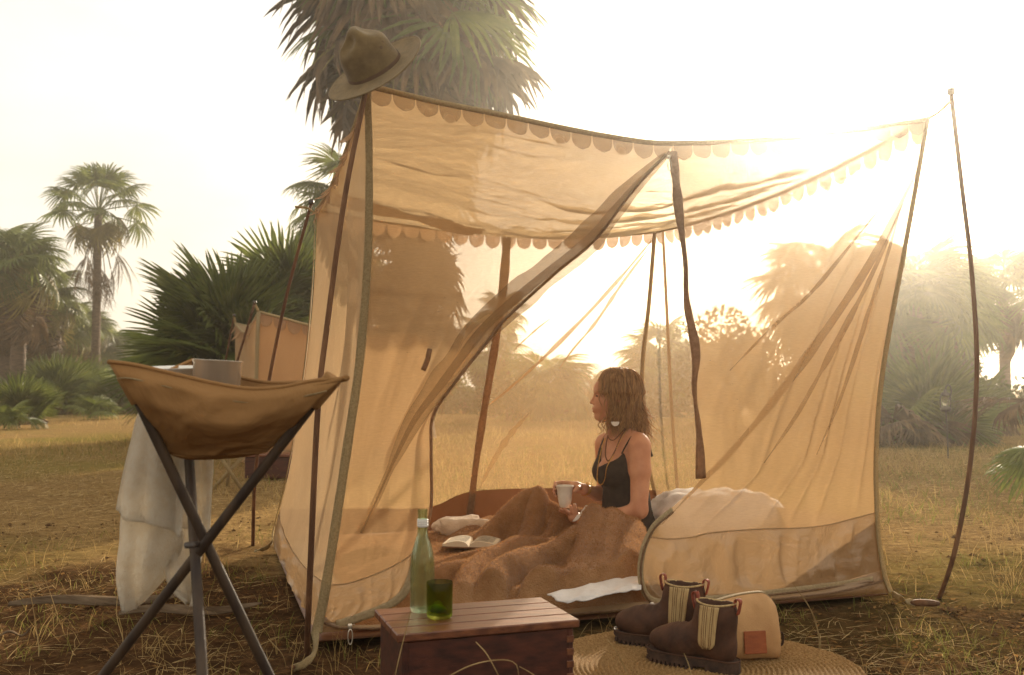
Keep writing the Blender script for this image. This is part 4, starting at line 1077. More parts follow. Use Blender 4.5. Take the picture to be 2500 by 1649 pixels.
def ring_thick(Pg, t):
    mb = MB(); r, c = Pg.shape[:2]; o = r * c
    A = Pg + [0, 0, t / 2]; B = Pg - [0, 0, t / 2]
    F = grid_faces(r, c, True) + [tuple(o + i for i in q2[::-1]) for q2 in grid_faces(r, c, True)]
    for j in range(c):
        k = (j + 1) % c
        F += [((r - 1) * c + j, (r - 1) * c + k, o + (r - 1) * c + k, o + (r - 1) * c + j), (k, j, o + j, o + k)]
    mb.add(np.concatenate([A.reshape(-1, 3), B.reshape(-1, 3)]), F); return mb
def xf(mb, Mx, c):
    m = MB(); m.add(mb.verts() @ Mx.T + c, mb.f); return m
part('brim', xf(ring_thick(br, 0.004), HM, hcen), M['felt'], hat)
part('brim_edge', xf(tube_mb(np.concatenate([br[-1], br[-1][:1]]), 0.0032, 6, caps=False), HM, hcen), M['felt'], hat)
C = SDF((-0.13, -0.11, -0.02), (0.13, 0.11, 0.19), 0.004)
C.ell((0, 0, 0.005), (0.102, 0.082, 0.06), 0.02); C.ell((-0.004, 0, 0.06), (0.096, 0.076, 0.09), 0.03); C.ell((0.0, 0, 0.10), (0.072, 0.058, 0.062), 0.03)
C.ell((0.012, 0.0, 0.145), (0.030, 0.040, 0.022), 0.03)
C.ell((-0.075, -0.035, 0.150), (0.058, 0.030, 0.034), 0.025, op='sub'); C.ell((-0.070, 0.035, 0.150), (0.050, 0.026, 0.030), 0.025, op='sub')
C.ell((0.070, 0.0, 0.165), (0.052, 0.060, 0.040), 0.03, op='sub')
C.D = np.maximum(C.D, -(C.full()[..., 2] + 0.002))
part('crown', xf(C.mesh(), HM, hcen), M['felt'], hat)
bd = np.array([[0.1035 * math.cos(a), 0.0835 * math.sin(a), 0.013 + 0.003 * math.sin(a)] for a in np.linspace(0, 2 * math.pi, 60)])
bgr = np.stack([bd * [1, 1, 1] + [0, 0, -0.009], bd * [1.008, 1.01, 1], bd * [0.995, 0.995, 1] + [0, 0, 0.010]], 0)
part('hat_band', xf(grid_mb(bgr), HM, hcen), M['hatband'], hat)
for p in ((0.052, -0.064, 0.086), (0.066, -0.045, 0.092)):
    part('eyelet', xf(tube_mb(np.array([[p[0] + 0.004 * math.cos(a), p[1] - 0.002, p[2] + 0.004 * math.sin(a)] for a in np.linspace(0, 6.28, 12)]), 0.0014, 5), HM, hcen), M['hatband'], hat)

# ------------------------------------------------------------------ folding washstand with canvas basin
YS = 2.15
def s_(px, py, dy=0.0): return W(px, py, YS + dy)
def to_ground(a, b):
    d = b - a; return a + d * (a[2] / (a[2] - b[2]))
stand = thing('washstand', 'canvas basin on three crossed dark wooden legs with a towel on it', 'washstand', G(440, 1649) * [1, 0, 0] + [0, YS, 0])
A0, A1 = s_(322, 945, -0.06), s_(655, 1649, 0.10)
B0, B1 = s_(800, 940, -0.06), s_(255, 1649, 0.08)
C0, C1 = s_(452, 960, 0.24), s_(494, 1649, -0.12)
for a, b in ((A0, A1), (B0, B1), (C0, C1)):
    g = to_ground(a, b); L = smooth_line([a, g + [0, 0, 0.004]], 14)
    part('leg', tube_mb(L, 0.0112, 12), M['legwood'], stand)
jc = s_(488, 1325, 0.0)
part('hub_bolt', tube_mb([s_(455, 1331, -0.035), s_(500, 1328, 0.05)], 0.006, 10), M['rod'], stand)
part('bolt_head', lathe_mb([(0, -0.006), (0.010, -0.006), (0.012, 0), (0.008, 0.005), (0, 0.006)], 12, mtx=Matrix.Translation(s_(463, 1331, -0.03))), M['rod'], stand)
# basin: front panel, two panels running back to the third corner, floor
cA, cB, cC = s_(266, 884, -0.08), s_(836, 926, -0.08), s_(470, 880, 0.30)
rimF = [cA, s_(330, 892, -0.075), s_(430, 915, -0.07), s_(520, 936, -0.065), s_(610, 950, -0.06), s_(690, 946, -0.065), s_(770, 930, -0.075), cB]
botF = [s_(412, 1108, 0.0), s_(470, 1116, 0.0), s_(540, 1110, 0.0), s_(650, 1104, 0.0)]
lfF = [cA, s_(290, 925, -0.09), s_(335, 985, -0.075), s_(390, 1060, -0.03), s_(412, 1108, 0.0)]
rtF = [cB, s_(800, 955, -0.09), s_(745, 1010, -0.075), s_(700, 1058, -0.03), s_(650, 1104, 0.0)]
P = coons(rimF, botF, lfF, rtF, 60, 36); U, V = uvgrid(P)
d = 0.022 * np.sin(np.clip(V * 1.1, 0, 1) * math.pi) * np.sin(U * math.pi) + 0.022 * (ridge(U * 3 + V, V * 4, 121) - 0.5) * np.sin(U * math.pi) + 0.008 * fbm(U * 8, V * 8, 3, 122) + 0.012 * (ridge(U * 7 + V * 0.8, V * 1.2, 124) - 0.5) * np.sin(V * math.pi)
part('basin_front', thick_grid(disp(P, [0, -1, -0.25], d * np.clip(V * 8, 0.0, 1)), 0.003), M['bowl'], stand)
botB = [s_(412, 1108, 0.0), s_(440, 1106, 0.10), s_(500, 1104, 0.14)]
P = coons([cA, (cA + cC) / 2 + [0, 0, -0.03], cC], botB, lfF, [cC, (cC + botB[-1]) / 2, botB[-1]], 24, 24)
part('basin_side', thick_grid(P, 0.003), M['bowl'], stand)
botC = [s_(650, 1104, 0.0), s_(570, 1104, 0.10), s_(500, 1104, 0.14)]
P = coons([cB, (cB + cC) / 2 + [0, 0, -0.03], cC], botC, rtF, [cC, (cC + botB[-1]) / 2, botB[-1]], 24, 24)
part('basin_side', thick_grid(P, 0.003), M['bowl'], stand)
P = coons(botF, [botB[0], botB[1], botB[2], botC[1], botC[0]], [botF[0], botF[0] + 1e-4], [botF[-1], botF[-1] + 1e-4], 20, 12)
P[..., 2] -= 0.012 * np.sin(np.linspace(0, math.pi, 21))[None] * np.sin(np.linspace(0, math.pi, 13))[:, None]
part('basin_floor', thick_grid(P, 0.003), M['bowl'], stand)
part('rim_hem', tube_mb(smooth_line(rimF, 60), 0.006, 8, flat=0.8), M['bowl'], stand)
part('rim_hem', tube_mb(smooth_line([cA, (cA + cC) / 2 + [0, 0, -0.03], cC], 30), 0.005, 8), M['bowl'], stand)
part('rim_hem', tube_mb(smooth_line([cB, (cB + cC) / 2 + [0, 0, -0.03], cC], 30), 0.005, 8), M['bowl'], stand)
hem = smooth_line([lfF[1]] + [r_ + np.array([0, -0.012, -0.028]) for r_ in rimF[1:-1]] + [rtF[1]], 60)
part('hem_stitch', tube_mb(hem + [0, -0.010, 0], 0.0016, 5), M['tape'], stand)
# corner pockets that take the leg ends, and the tongue at the right corner
def pocket(a, b, r, n=14):
    L = smooth_line([a, b], n); part('corner_pocket', tube_mb(L, np.linspace(r * 1.25, r, n), 12), M['bowl'], stand)
dA = nrm(A1 - A0); dB = nrm(B1 - B0)
pocket(A0 - dA * 0.03, A0 + dA * 0.035, 0.0165); pocket(B0 - dB * 0.02, B0 + dB * 0.055, 0.0165)
part('corner_tongue', tube_mb(smooth_line([cB - [0.06, 0, 0.016], cB, s_(845, 924, -0.09)], 12), np.linspace(0.007, 0.008, 12), 10, flat=0.8), M['bowl'], stand)
# steel mug and white dish in the basin
mc = s_(525, 990, 0.07)
mug = thing('steel_mug', 'straight sided steel mug standing in the canvas basin', 'mug', mc)
prof = [(0, 0), (0.050, 0), (0.0525, 0.004), (0.0525, 0.093), (0.055, 0.097), (0.0555, 0.100), (0.052, 0.1005), (0.0508, 0.096), (0.0508, 0.006), (0, 0.005)]
tilt = Matrix.Translation(mc) @ Matrix.Rotation(R(3), 4, 'Y')
mo = part('body', lathe_mb(prof, 40, mtx=tilt), M['steel'], mug); autosmooth(mo, 50)
dc = s_(432, 930, 0.16)
dish = solo('dish', 'white enamel dish leaning in the basin beside the steel mug', 'dish', lathe_mb([(0, 0), (0.035, 0.0), (0.055, 0.016), (0.068, 0.030), (0.070, 0.032), (0.066, 0.032), (0.050, 0.018), (0.033, 0.004), (0, 0.004)], 40, mtx=Matrix.Translation(dc) @ Matrix.Rotation(R(4), 4, 'X')), M['white'], dc)
# something for the mug and dish to stand on: folded cloth in the basin
P = coons([s_(380, 985, 0.05), s_(520, 996, 0.02), s_(640, 1000, 0.03)], [s_(420, 960, 0.22), s_(500, 965, 0.22), s_(560, 970, 0.2)], [s_(380, 985, 0.05), s_(420, 960, 0.22)], [s_(640, 1000, 0.03), s_(560, 970, 0.2)], 20, 12)
solo('washcloth', 'folded brown washcloth inside the basin under the mug', 'cloth', thick_grid(P, 0.008), M['bowl'])

# towel hanging over the back of the basin
tw = MB()
def tp(px, py, dy): return s_(px, py, dy)
def tpanel(top, bot, lef, rig, nu, nv, amp, seed, depth):
    P = coons(top, bot, lef, rig, nu, nv); U, V = uvgrid(P)
    P[..., 1] += 1.3 * amp * (np.sin(U * depth + V * 1.3 + seed) + 0.5 * np.sin(U * depth * 2.3 - V * 2 + seed * 2)) * np.clip(V * 2 + 0.2, 0, 1) + 0.010 * fbm(U * 5, V * 3, 2, seed + 300)
    thick_grid(P, 0.007, tw)
a_, b_ = 0.13, 0.16
tpanel([tp(352, 960, a_), tp(400, 1000, a_), tp(470, 1040, a_)], [tp(278, 1246, a_), tp(310, 1264, a_ - 0.01), tp(380, 1286, a_ - 0.03), tp(438, 1312, a_ - 0.02)], [tp(352, 960, a_), tp(318, 1050, a_), tp(292, 1150, a_), tp(278, 1246, a_)], [tp(470, 1040, a_), tp(462, 1120, a_), tp(448, 1220, a_), tp(438, 1312, a_ - 0.02)], 34, 44, 0.014, 1, 7)
tpanel([tp(300, 1225, b_), tp(370, 1240, b_), tp(440, 1270, b_)], [tp(318, 1478, b_), tp(325, 1488, b_), tp(332, 1478, b_)], [tp(300, 1225, b_), tp(288, 1310, b_), tp(284, 1400, b_), tp(318, 1478, b_)], [tp(440, 1270, b_), tp(436, 1335, b_), tp(392, 1410, b_), tp(332, 1478, b_)], 26, 40, 0.026, 2, 5)
tpanel([tp(425, 1060, a_ + 0.05), tp(470, 1060, a_ + 0.05), tp(519, 1062, a_ + 0.05)], [tp(388, 1262, a_ + 0.02), tp(440, 1290, a_ + 0.03), tp(519, 1296, a_ + 0.05)], [tp(425, 1060, a_ + 0.05), tp(410, 1170, a_ + 0.04), tp(388, 1262, a_ + 0.02)], [tp(519, 1062, a_ + 0.05), tp(520, 1180, a_ + 0.05), tp(519, 1296, a_ + 0.05)], 26, 34, 0.012, 3, 6)
tpanel([tp(420, 1262, b_ + 0.05), tp(460, 1280, b_ + 0.05), tp(500, 1280, b_ + 0.05)], [tp(462, 1470, b_ + 0.03), tp(470, 1480, b_ + 0.03), tp(476, 1474, b_ + 0.03)], [tp(420, 1262, b_ + 0.05), tp(405, 1360, b_ + 0.05), tp(420, 1425, b_ + 0.04), tp(462, 1470, b_ + 0.03)], [tp(500, 1280, b_ + 0.05), tp(492, 1370, b_ + 0.05), tp(476, 1474, b_ + 0.03)], 22, 34, 0.016, 4, 5)
solo('towel', 'white terry towel hanging in folded points from the washstand', 'towel', tw, M['towel'])

# ------------------------------------------------------------------ wooden box, bottle and tumbler
BT = 0.25
b0, b1 = G(969, 1549, BT), G(1415, 1512, BT)
bex = nrm((b1 - b0) * [1, 1, 0]); bey = np.array([-bex[1], bex[0], 0]); bez = np.array([0, 0, 1.0])
bw = np.linalg.norm(b1 - b0); bd_ = 0.30; BM = np.stack([bex, bey, bez], 1)
bo = b0 * [1, 1, 0]
def bp(x, y, z): return bo + bex * x + bey * y + bez * z
chest = thing('wooden_box', 'dark mahogany box with a slatted plank top in front of the tent', 'box', bp(bw / 2, bd_ / 2, 0))
def bbox(name, x0, x1, y0, y1, z0, z1, mat, bev=0.003, parent=None):
    c = bp((x0 + x1) / 2, (y0 + y1) / 2, (z0 + z1) / 2)
    o = part(name, box_mb(c, (x1 - x0, y1 - y0, z1 - z0), None, BM, bev), mat, parent or chest, smooth=False); return o
npl = 4
for k in range(npl):
    g0 = -0.004 + (bd_ + 0.008) * k / npl; g1 = -0.004 + (bd_ + 0.008) * (k + 1) / npl
    bbox('plank', 0, bw, g0 + 0.0016, g1 - 0.0016, BT - 0.022, BT - random.uniform(0, 0.0012), M['mahog'], 0.003)
fp = bbox('front_panel', 0.018, bw - 0.018, 0.006, 0.024, 0.0, BT - 0.0235, M['mahog_dark'])
bbox('back_panel', 0.018, bw - 0.018, bd_ - 0.024, bd_ - 0.006, 0.0, BT - 0.0235, M['mahog_dark'])
for x0 in (0.0165, bw - 0.0345):
    e = bbox('end_panel', x0, x0 + 0.018, 0.0045, bd_ - 0.0045, 0.0, BT - 0.0235, M['mahog_dark'])
for k in range(6):
    bbox('finger_joint', bw - 0.036, bw - 0.0155, 0.0030, 0.02, 0.018 + k * 0.034, 0.036 + k * 0.034, M['mahog'], 0.001, fp)
bbox('batten', 0.03, bw - 0.03, 0.03, bd_ - 0.03, BT - 0.032, BT - 0.0225, M['mahog_dark'])
# bottle
pb = G(1031, 1492, BT); pb[2] = BT
prof = [(0, 0.012), (0.020, 0.006), (0.030, 0.0), (0.0335, 0.003), (0.035, 0.010), (0.035, 0.105), (0.0345, 0.135), (0.031, 0.165), (0.0245, 0.190), (0.0175, 0.210), (0.0150, 0.225), (0.0142, 0.245), (0.0142, 0.258), (0.0135, 0.262), (0.0145, 0.266), (0.0135, 0.270), (0.0145, 0.274), (0.0135, 0.278), (0.0145, 0.282), (0.0140, 0.288)]
inner = [(max(r - 0.003, 0.0), z) for r, z in prof[3:]][::-1]
pin = prof + [(0.0115, 0.288)] + [(r, max(z, 0.012)) for r, z in inner[1:]] + [(0.0, 0.016)]
bot = thing('glass_bottle', 'tall clear green tinted glass bottle standing on the wooden box', 'bottle', pb)
autosmooth(part('glass', lathe_mb(pin, 40, mtx=Matrix.Translation(pb)), M['glass_clear'], bot), 60)
sl = part('neck_sleeve', lathe_mb([(0.0150, 0.238), (0.0158, 0.239), (0.0158, 0.2595), (0.0150, 0.2605)], 32, mtx=Matrix.Translation(pb)), M['sheet'], bot, label='white ribbed sleeve round the bottle neck')
for k in range(4):
    part('sleeve_rib', lathe_mb([(0.0158, 0.2415 + k * 0.005), (0.0165, 0.2430 + k * 0.005), (0.0158, 0.2445 + k * 0.005)], 32, mtx=Matrix.Translation(pb)), M['white'], sl)
# tumbler with a wedge of lime
pt_ = G(1073, 1508, BT); pt_[2] = BT
gl = thing('tumbler', 'olive green glass tumbler with lime inside on the wooden box', 'glass', pt_)
autosmooth(part('glass', lathe_mb([(0, 0.0), (0.030, 0.0), (0.0345, 0.004), (0.036, 0.012), (0.0365, 0.096), (0.0355, 0.099), (0.034, 0.096), (0.0335, 0.016), (0.030, 0.010), (0, 0.009)], 40, mtx=Matrix.Translation(pt_)), M['glass_olive'], gl), 60)
lm = SDF((-0.03, -0.03, -0.03), (0.03, 0.03, 0.03), 0.0022).ell((0, 0, 0), (0.021, 0.016, 0.015), 0.004)
lm.D = np.maximum(lm.D, -(lm.full()[..., 2] + 0.004))
solo('lime_wedge', 'green lime wedge inside the olive tumbler', 'lime', xf(lm.mesh(), np.array(Matrix.Rotation(0.3, 3, 'X')), pt_ + [-0.006, -0.006, 0.024]), M['lime'])

# ------------------------------------------------------------------ jute rug
nr, na = 32 * 6 + 1, 420
rg = np.zeros((nr, na, 3))
rads = np.linspace(0.004, RUG_R, nr)
for i in range(nr):
    t = np.linspace(0, 2 * math.pi, na, endpoint=False)
    ph = rads[i] / RUG_R * 32 - t / (2 * math.pi)
    z = 0.006 + 0.0085 * np.abs(np.sin(ph * math.pi)) + 0.004 * np.abs(np.sin(t * np.maximum(rads[i] * 110, 6) + ph * 2.0)) + 0.003 * vn(t * 6, rads[i] * 20 + t * 0, 333)
    wob = 1 + 0.012 * np.sin(t * 3 + 1) + 0.006 * np.sin(t * 7)
    rg[i] = np.stack([RUG_C[0] + rads[i] * wob * np.cos(t), RUG_C[1] + rads[i] * wob * np.sin(t), z if i < nr - 1 else np.full(na, -0.008)], 1)
rm = MB(); rm.add(rg.reshape(-1, 3), grid_faces(nr, na, True)); rm.add(rg[0], [tuple(range(na))])
solo('jute_rug', 'round braided jute rug on the dirt under the boots', 'rug', rm, M['jute'], (RUG_C[0], RUG_C[1], 0))

# ------------------------------------------------------------------ boots
def make_boot(toe_px, heel_px, label, flip):
    zr = 0.013
    toe, heel = G(*toe_px, zr), G(*heel_px, zr)
    fx = nrm((toe - heel) * [1, 1, 0]); fy = np.array([-fx[1], fx[0], 0]); BMx = np.stack([fx, fy, bez], 1)
    L = 0.285; o = heel + fx * 0.0; s = np.linalg.norm((toe - heel)[:2]) / L; s = min(max(s, 0.93), 1.1)
    boot = thing('boot', label, 'boot', o, 'pair of pull-on boots')
    T = lambda mb: xf(mb, BMx * np.array([s, s, s * 1.1]), o)
    K = SDF((-0.03, -0.075, 0.0), (0.32, 0.075, 0.21), 0.0045)
    K.ell((0.222, -0.004 * flip, 0.058), (0.066, 0.046, 0.037), 0.03); K.ell((0.165, 0, 0.060), (0.07, 0.043, 0.045), 0.04)
    K.ell((0.052, 0, 0.060), (0.050, 0.036, 0.046), 0.03); K.cap((0.110, 0, 0.085), (0.190, 0, 0.060), 0.040, 0.034, 0.03)
    K.ell((0.070, 0, 0.110), (0.062, 0.040, 0.060), 0.03)
    K.ell((0.064, 0, 0.155), (0.064, 0.041, 0.060), 0.03)
    Pk = K.full(); K.D = np.maximum(K.D, Pk[..., 2] - 0.178 - 0.10 * (np.abs(Pk[..., 0] - 0.064)) * 0.9); K.D = np.maximum(K.D, 0.030 - Pk[..., 2])
    K.ell((0.064, 0, 0.20), (0.056, 0.034, 0.085), 0.004, op='sub')
    K.D += (0.0014 * np.sin(Pk[..., 0] * 260 + Pk[..., 2] * 90) * np.exp(-((Pk[..., 0] - 0.175) / 0.028) ** 2) * (Pk[..., 2] > 0.055) + 0.0035 * fbm(Pk[..., 0] * 30 + Pk[..., 1] * 11, Pk[..., 2] * 30 + Pk[..., 1] * 17, 3, 601 + int(flip))).astype(np.float32)
    part('upper', T(K.mesh()), M['leather'], boot)
    # sole and heel outlines
    xs = np.linspace(0, 1, 40)
    def outline(g):
        up = []
        for t in xs:
            x = -0.004 - g + (0.294 + 2 * g) * t
            wd = 0.030 + 0.020 * math.sin(min(max((t - 0.3) / 0.7, 0), 1) ** 0.8 * math.pi * 0.62)
            wd *= min(1, (t * 14 + 0.001) ** 0.5, ((1 - t) * 7 + 0.0005) ** 0.5); up.append((x, wd + g))
        return [(x, y) for x, y in up] + [(x, -y) for x, y in up[::-1]]
    def slab(ol, z0, z1, mb=None):
        mb = mb or MB(); n = len(ol)
        mb.add([(x, y, z0(x) if callable(z0) else z0) for x, y in ol] + [(x, y, z1) for x, y in ol], [tuple(range(n - 1, -1, -1)), tuple(range(n, 2 * n))] + [(i, (i + 1) % n, n + (i + 1) % n, n + i) for i in range(n)]); return mb
    ol = outline(0.004)
    so = part('sole', T(slab(ol, lambda x: 0.012 + 0.012 * max(0, (x - 0.22) / 0.07) ** 2, 0.034)), M['sole'], boot, smooth=False)
    part('heel', T(slab([(x, y) for x, y in ol if x < 0.085], 0.0, 0.0125)), M['sole'], boot, smooth=False)
    lug = MB()
    for k in range(11):
        x = 0.125 + k * 0.0145
        if x > 0.28: break
        z = 0.012 + 0.012 * max(0, (x - 0.22) / 0.07) ** 2
        hw_ = max(y for xx, y in ol if abs(xx - x) < 0.009) * 0.99
        box_mb((x, 0, z - 0.0055 if x < 0.22 else z - 0.004), (0.009, hw_ * 2, 0.011), lug)
    part('tread', T(lug), M['sole'], so, smooth=False)
    part('welt', T(tube_mb(np.array([(x, y, 0.034) for x, y in outline(0.003)] + [(outline(0.003)[0][0], outline(0.003)[0][1], 0.034)]), 0.0025, 6)), M['leather'], boot)
    def side_y(x, z, sy):
        ix = int(round((x - K.lo[0]) / K.h)); iz = int(round((z - K.lo[2]) / K.h)); col = np.where(K.D[ix, :, iz] < 0)[0]
        if not len(col): return sy * 0.036
        j = col.max() if sy > 0 else col.min(); j2 = j + sy; a_, b_ = K.D[ix, j, iz], K.D[ix, j2, iz]
        return K.lo[1] + (j + sy * a_ / (a_ - b_)) * K.h
    for sy in (-1, 1):
        g = np.zeros((16, 10, 3))
        for i in range(16):
            t = i / 15; z = 0.174 - 0.112 * t
            for j in range(10):
                f = j / 9 * 2 - 1
                half = 0.031 - 0.007 * t - (0.012 * max(0, (t - 0.85) / 0.15) ** 2)
                x = 0.066 + 0.010 * t + f * half
                g[i, j] = (x, side_y(x, min(z, 0.168), sy) + sy * 0.0022, z)
        gs = part('elastic_gusset', T(thick_grid(g, 0.003)), M['gusset'], boot)
        for j in (2, 3, 5, 6, 7):
            part('rib_line', T(tube_mb(g[:, j] + [0, sy * 0.0012, 0], 0.0012, 5)), M['gusset_line'], gs)
    # opening lining and pull tabs front and back
    rim = np.array([[0.064 + 0.0605 * math.cos(a), 0.0385 * math.sin(a), 0.176 + 0.006 * abs(math.cos(a)) ** 2] for a in np.linspace(0, 2 * math.pi, 40)])
    part('rim_binding', T(tube_mb(rim, 0.0028, 6)), M['gusset'], boot)
    for cx, dirn, hh in ((-0.000, -1, 0.014), (0.128, 1, 0.018)):
        lp = np.array([[cx + dirn * 0.004, 0, 0.155], [cx + dirn * 0.010, 0, 0.176], [cx + dirn * 0.012, 0, 0.178 + hh], [cx - dirn * 0.002, 0, 0.178 + hh + 0.002], [cx - dirn * 0.006, 0, 0.172]])
        part('pull_tab', T(tape_mb(smooth_line(lp, 16), 0.018, [0, 0, 0] + np.array([dirn, 0, 0.25]), 0.0025)), M['redleather'], boot)
    return boot
make_boot((1590, 1606), (1800, 1648), 'brown leather pull-on boot standing in front of its mate on the rug', 1)
make_boot((1498, 1562), (1722, 1592), 'brown leather pull-on boot standing nearer the tent sill, behind its mate', -1)

# ------------------------------------------------------------------ toiletry bag
gb = G(1800, 1608, 0.014); ge = nrm(G(1900, 1604, 0.014) - G(1700, 1614, 0.014)); gn = np.array([-ge[1], ge[0], 0]); GM = np.stack([ge, gn, bez], 1)
bag = thing('toiletry_bag', 'tan waxed canvas wash bag with a brown leather patch behind the boots', 'bag', gb)
T = lambda mb: xf(mb, GM, gb)
hw_, hd_, ht_ = 0.135, 0.062, 0.205
prof_b = []
def bag_top(x):
    f = (x + hw_) / (2 * hw_)
    return ht_ * (0.80 + 0.20 * math.sin(min(1, f * 1.25) * math.pi / 2)) * (1 - 0.30 * max(0, (f - 0.78) / 0.22) ** 2.2)
nx, nzz = 40, 30
g = np.zeros((nzz, nx, 3)); rows = []
mb = MB()
rings = []
for i in range(nx):
    x = -hw_ + 2 * hw_ * i / (nx - 1); tp_ = bag_top(x); e = min(1, (min(i, nx - 1 - i) / 3.0 + 0.25)) ** 0.5; row = []
    for k in range(40):
        a = 2 * math.pi * k / 40; ca, sa = math.cos(a), math.sin(a)
        zz = 0.5 + 0.5 * math.copysign(abs(sa) ** 0.45, sa); yy = math.copysign(abs(ca) ** 0.5, ca)
        taper = 1 - 0.72 * max(0, zz - 0.25) ** 1.6
        b_ = 0.014 * fbm(np.array([x * 18]), np.array([zz * 5 + k * 0.02]), 3, 401)[0]
        row.append((x, yy * hd_ * taper * e + b_, 0.003 + zz * tp_ * (0.97 + 0.03 * e)))
    rings.append(row)
V_ = np.array(rings).reshape(-1, 3); mb.add(V_, grid_faces(nx, 40, True) + [tuple(range(39, -1, -1)), tuple((nx - 1) * 40 + k for k in range(40))])
part('body', T(mb), M['bagcloth'], bag)
zz = np.array([[x, 0.0, 0.005 + bag_top(x)] for x in np.linspace(-hw_ + 0.01, hw_ - 0.004, 30)] + [[hw_ + 0.003, 0, 0.10], [hw_ + 0.003, 0, 0.05]])
part('zip', T(tape_mb(smooth_line(zz, 40), 0.018, [0, 1e-3, 1.0] if False else [0.4, 0, 1.0], 0.003)), M['zip'], bag)
for sy in (-1, 1):
    part('piping', T(tube_mb(smooth_line([(x, sy * 0.0185 * (1.0), -0.001 + bag_top(x)) for x in np.linspace(-hw_ + 0.01, hw_ - 0.01, 20)], 40), 0.0022, 6)), M['bagcloth'], bag)
yp = -hd_ * 0.985
part('leather_patch', T(xf(box_mb((0, 0, 0), (0.074, 0.004, 0.070), None, None, 0.0015), np.array(Matrix.Rotation(R(-7), 3, 'X')), np.array([0.034, yp - 0.004, 0.066]))), M['patch'], bag, smooth=False)
part('end_loop', T(tape_mb(smooth_line([(hw_, -0.01, 0.085), (hw_ + 0.016, -0.01, 0.075), (hw_ + 0.016, -0.01, 0.045), (hw_ + 0.002, -0.01, 0.035)], 16), 0.012, [1, 0, 0.01], 0.003)), M['darkleather'], bag)

# ------------------------------------------------------------------ second tent, further back, with its own poles and things
def canvas_tent(Y0):
    fl_ = G(620, 1152); Yt = fl_[1]
    tl = W(632, 762, Yt); bl_ = W(574, 790, Yt + 1.9); blb = bl_ * [1, 1, 0] + [0.02, 0, 0]
    fr_ = W(1046, 815, Yt + 0.35); frb = W(1052, 1140, Yt + 0.35) * [1, 1, 0]
    t2 = thing('canvas_tent', 'smaller orange tan canvas tent with scalloped edge behind the mesh tent', 'tent', fl_ * [1, 1, 0])
    E = smooth_line([tl, (tl + fr_) / 2 - [0, 0, 0.10], fr_], 20)
    P = coons(E, [fl_ + [0, 0, 0.02], frb + [0, 0, 0.02]], [tl, fl_ + [0, 0, 0.02]], [fr_, frb + [0, 0, 0.02]], 36, 30); U, V = uvgrid(P)
    P[..., 1] += 0.05 * (ridge(U * 3, V * 2.5, 501) - 0.5) * np.sin(U * math.pi)
    part('front_wall', grid_mb(P), M['tent2'], t2)
    E2 = smooth_line([bl_, (bl_ + tl) / 2 - [0, 0, 0.16], tl], 20)
    P = coons(E2, [blb, fl_ + [0, 0, 0.02]], [bl_, blb], [tl, fl_ + [0, 0, 0.02]], 24, 30); U, V = uvgrid(P)
    P[..., 0] += 0.04 * (ridge(U * 3, V * 2, 503) - 0.5) * np.sin(U * math.pi)
    part('side_wall', grid_mb(P), M['canvas_side'], t2)
    brt = fr_ + (bl_ - tl); brb = brt * [1, 1, 0]
    E3 = smooth_line([bl_, (bl_ + brt) / 2 - [0, 0, 0.08], brt], 20); E4 = smooth_line([brt, (brt + fr_) / 2 - [0, 0, 0.1], fr_], 20)
    P = coons(E, E3, E2[::-1], E4[::-1], 24, 20); P[..., 2] -= 0.12 * np.sin(np.linspace(0, math.pi, 25))[None] * np.sin(np.linspace(0, math.pi, 21))[:, None]
    part('roof', grid_mb(P), M['canvas_side'], t2)
    part('back_wall', grid_mb(coons(E3, [blb, brb], [bl_, blb], [brt, brb], 20, 16)), M['canvas_side'], t2)
    part('side_wall', grid_mb(coons(E4, [brb, frb], [brt, brb], [fr_, frb], 16, 16)), M['canvas_side'], t2)
    for e_ in (E, E2, E3, E4): part('roof_edge_tape', tube_mb(e_, 0.014, 6), M['tape'], t2)
    part('corner_webbing', tape_mb(smooth_line([tl, fl_ + [0, 0, 0.02]], 10) + [0, -0.02, 0], 0.045, [-0.4, -1, 0], 0.006), M['tape'], t2)
    valance(E, np.array([0, -1.0, 0]), 0.15, 0.12, t2, M['valance'], 0.03); valance(E2, np.array([-1.0, -0.3, 0]), 0.15, 0.12, t2, M['valance'], 0.05)
    part('ground_band', grid_mb(coons([fl_ + [0, -0.03, 0.22], frb + [0, -0.03, 0.22]], [fl_ + [0, -0.03, 0.0], frb + [0, -0.03, 0.0]], [fl_ + [0, -0.03, 0.22], fl_ + [0, -0.03, 0]], [frb + [0, -0.03, 0.22], frb + [0, -0.03, 0]], 16, 6)), M['nylon'], t2)
    part('corner_tie', tube_mb(smooth_line([tl, tl + [-0.03, -0.03, 0.07]], 5), 0.015, 6), M['tape'], t2)
    part('corner_tie', tube_mb(smooth_line([bl_, bl_ + [0.0, -0.03, 0.07]], 5), 0.015, 6), M['tape'], t2)
    for a, b, lb in ((tl + [-0.03, -0.05, 0.09], G(528, 1120), 'thin pole slanting from the front corner of the canvas tent'), (bl_ + [-0.0, -0.05, 0.09], G(530, 1066), 'thin pole slanting from the rear corner of the canvas tent')):
        pole(lb, [b * [1, 1, 0], (a + b * [1, 1, 0]) / 2 + [-0.04, 0, 0], a], 0.014, 0.012, M['pole'])
    return fl_, frb
f2, f2r = canvas_tent(0)
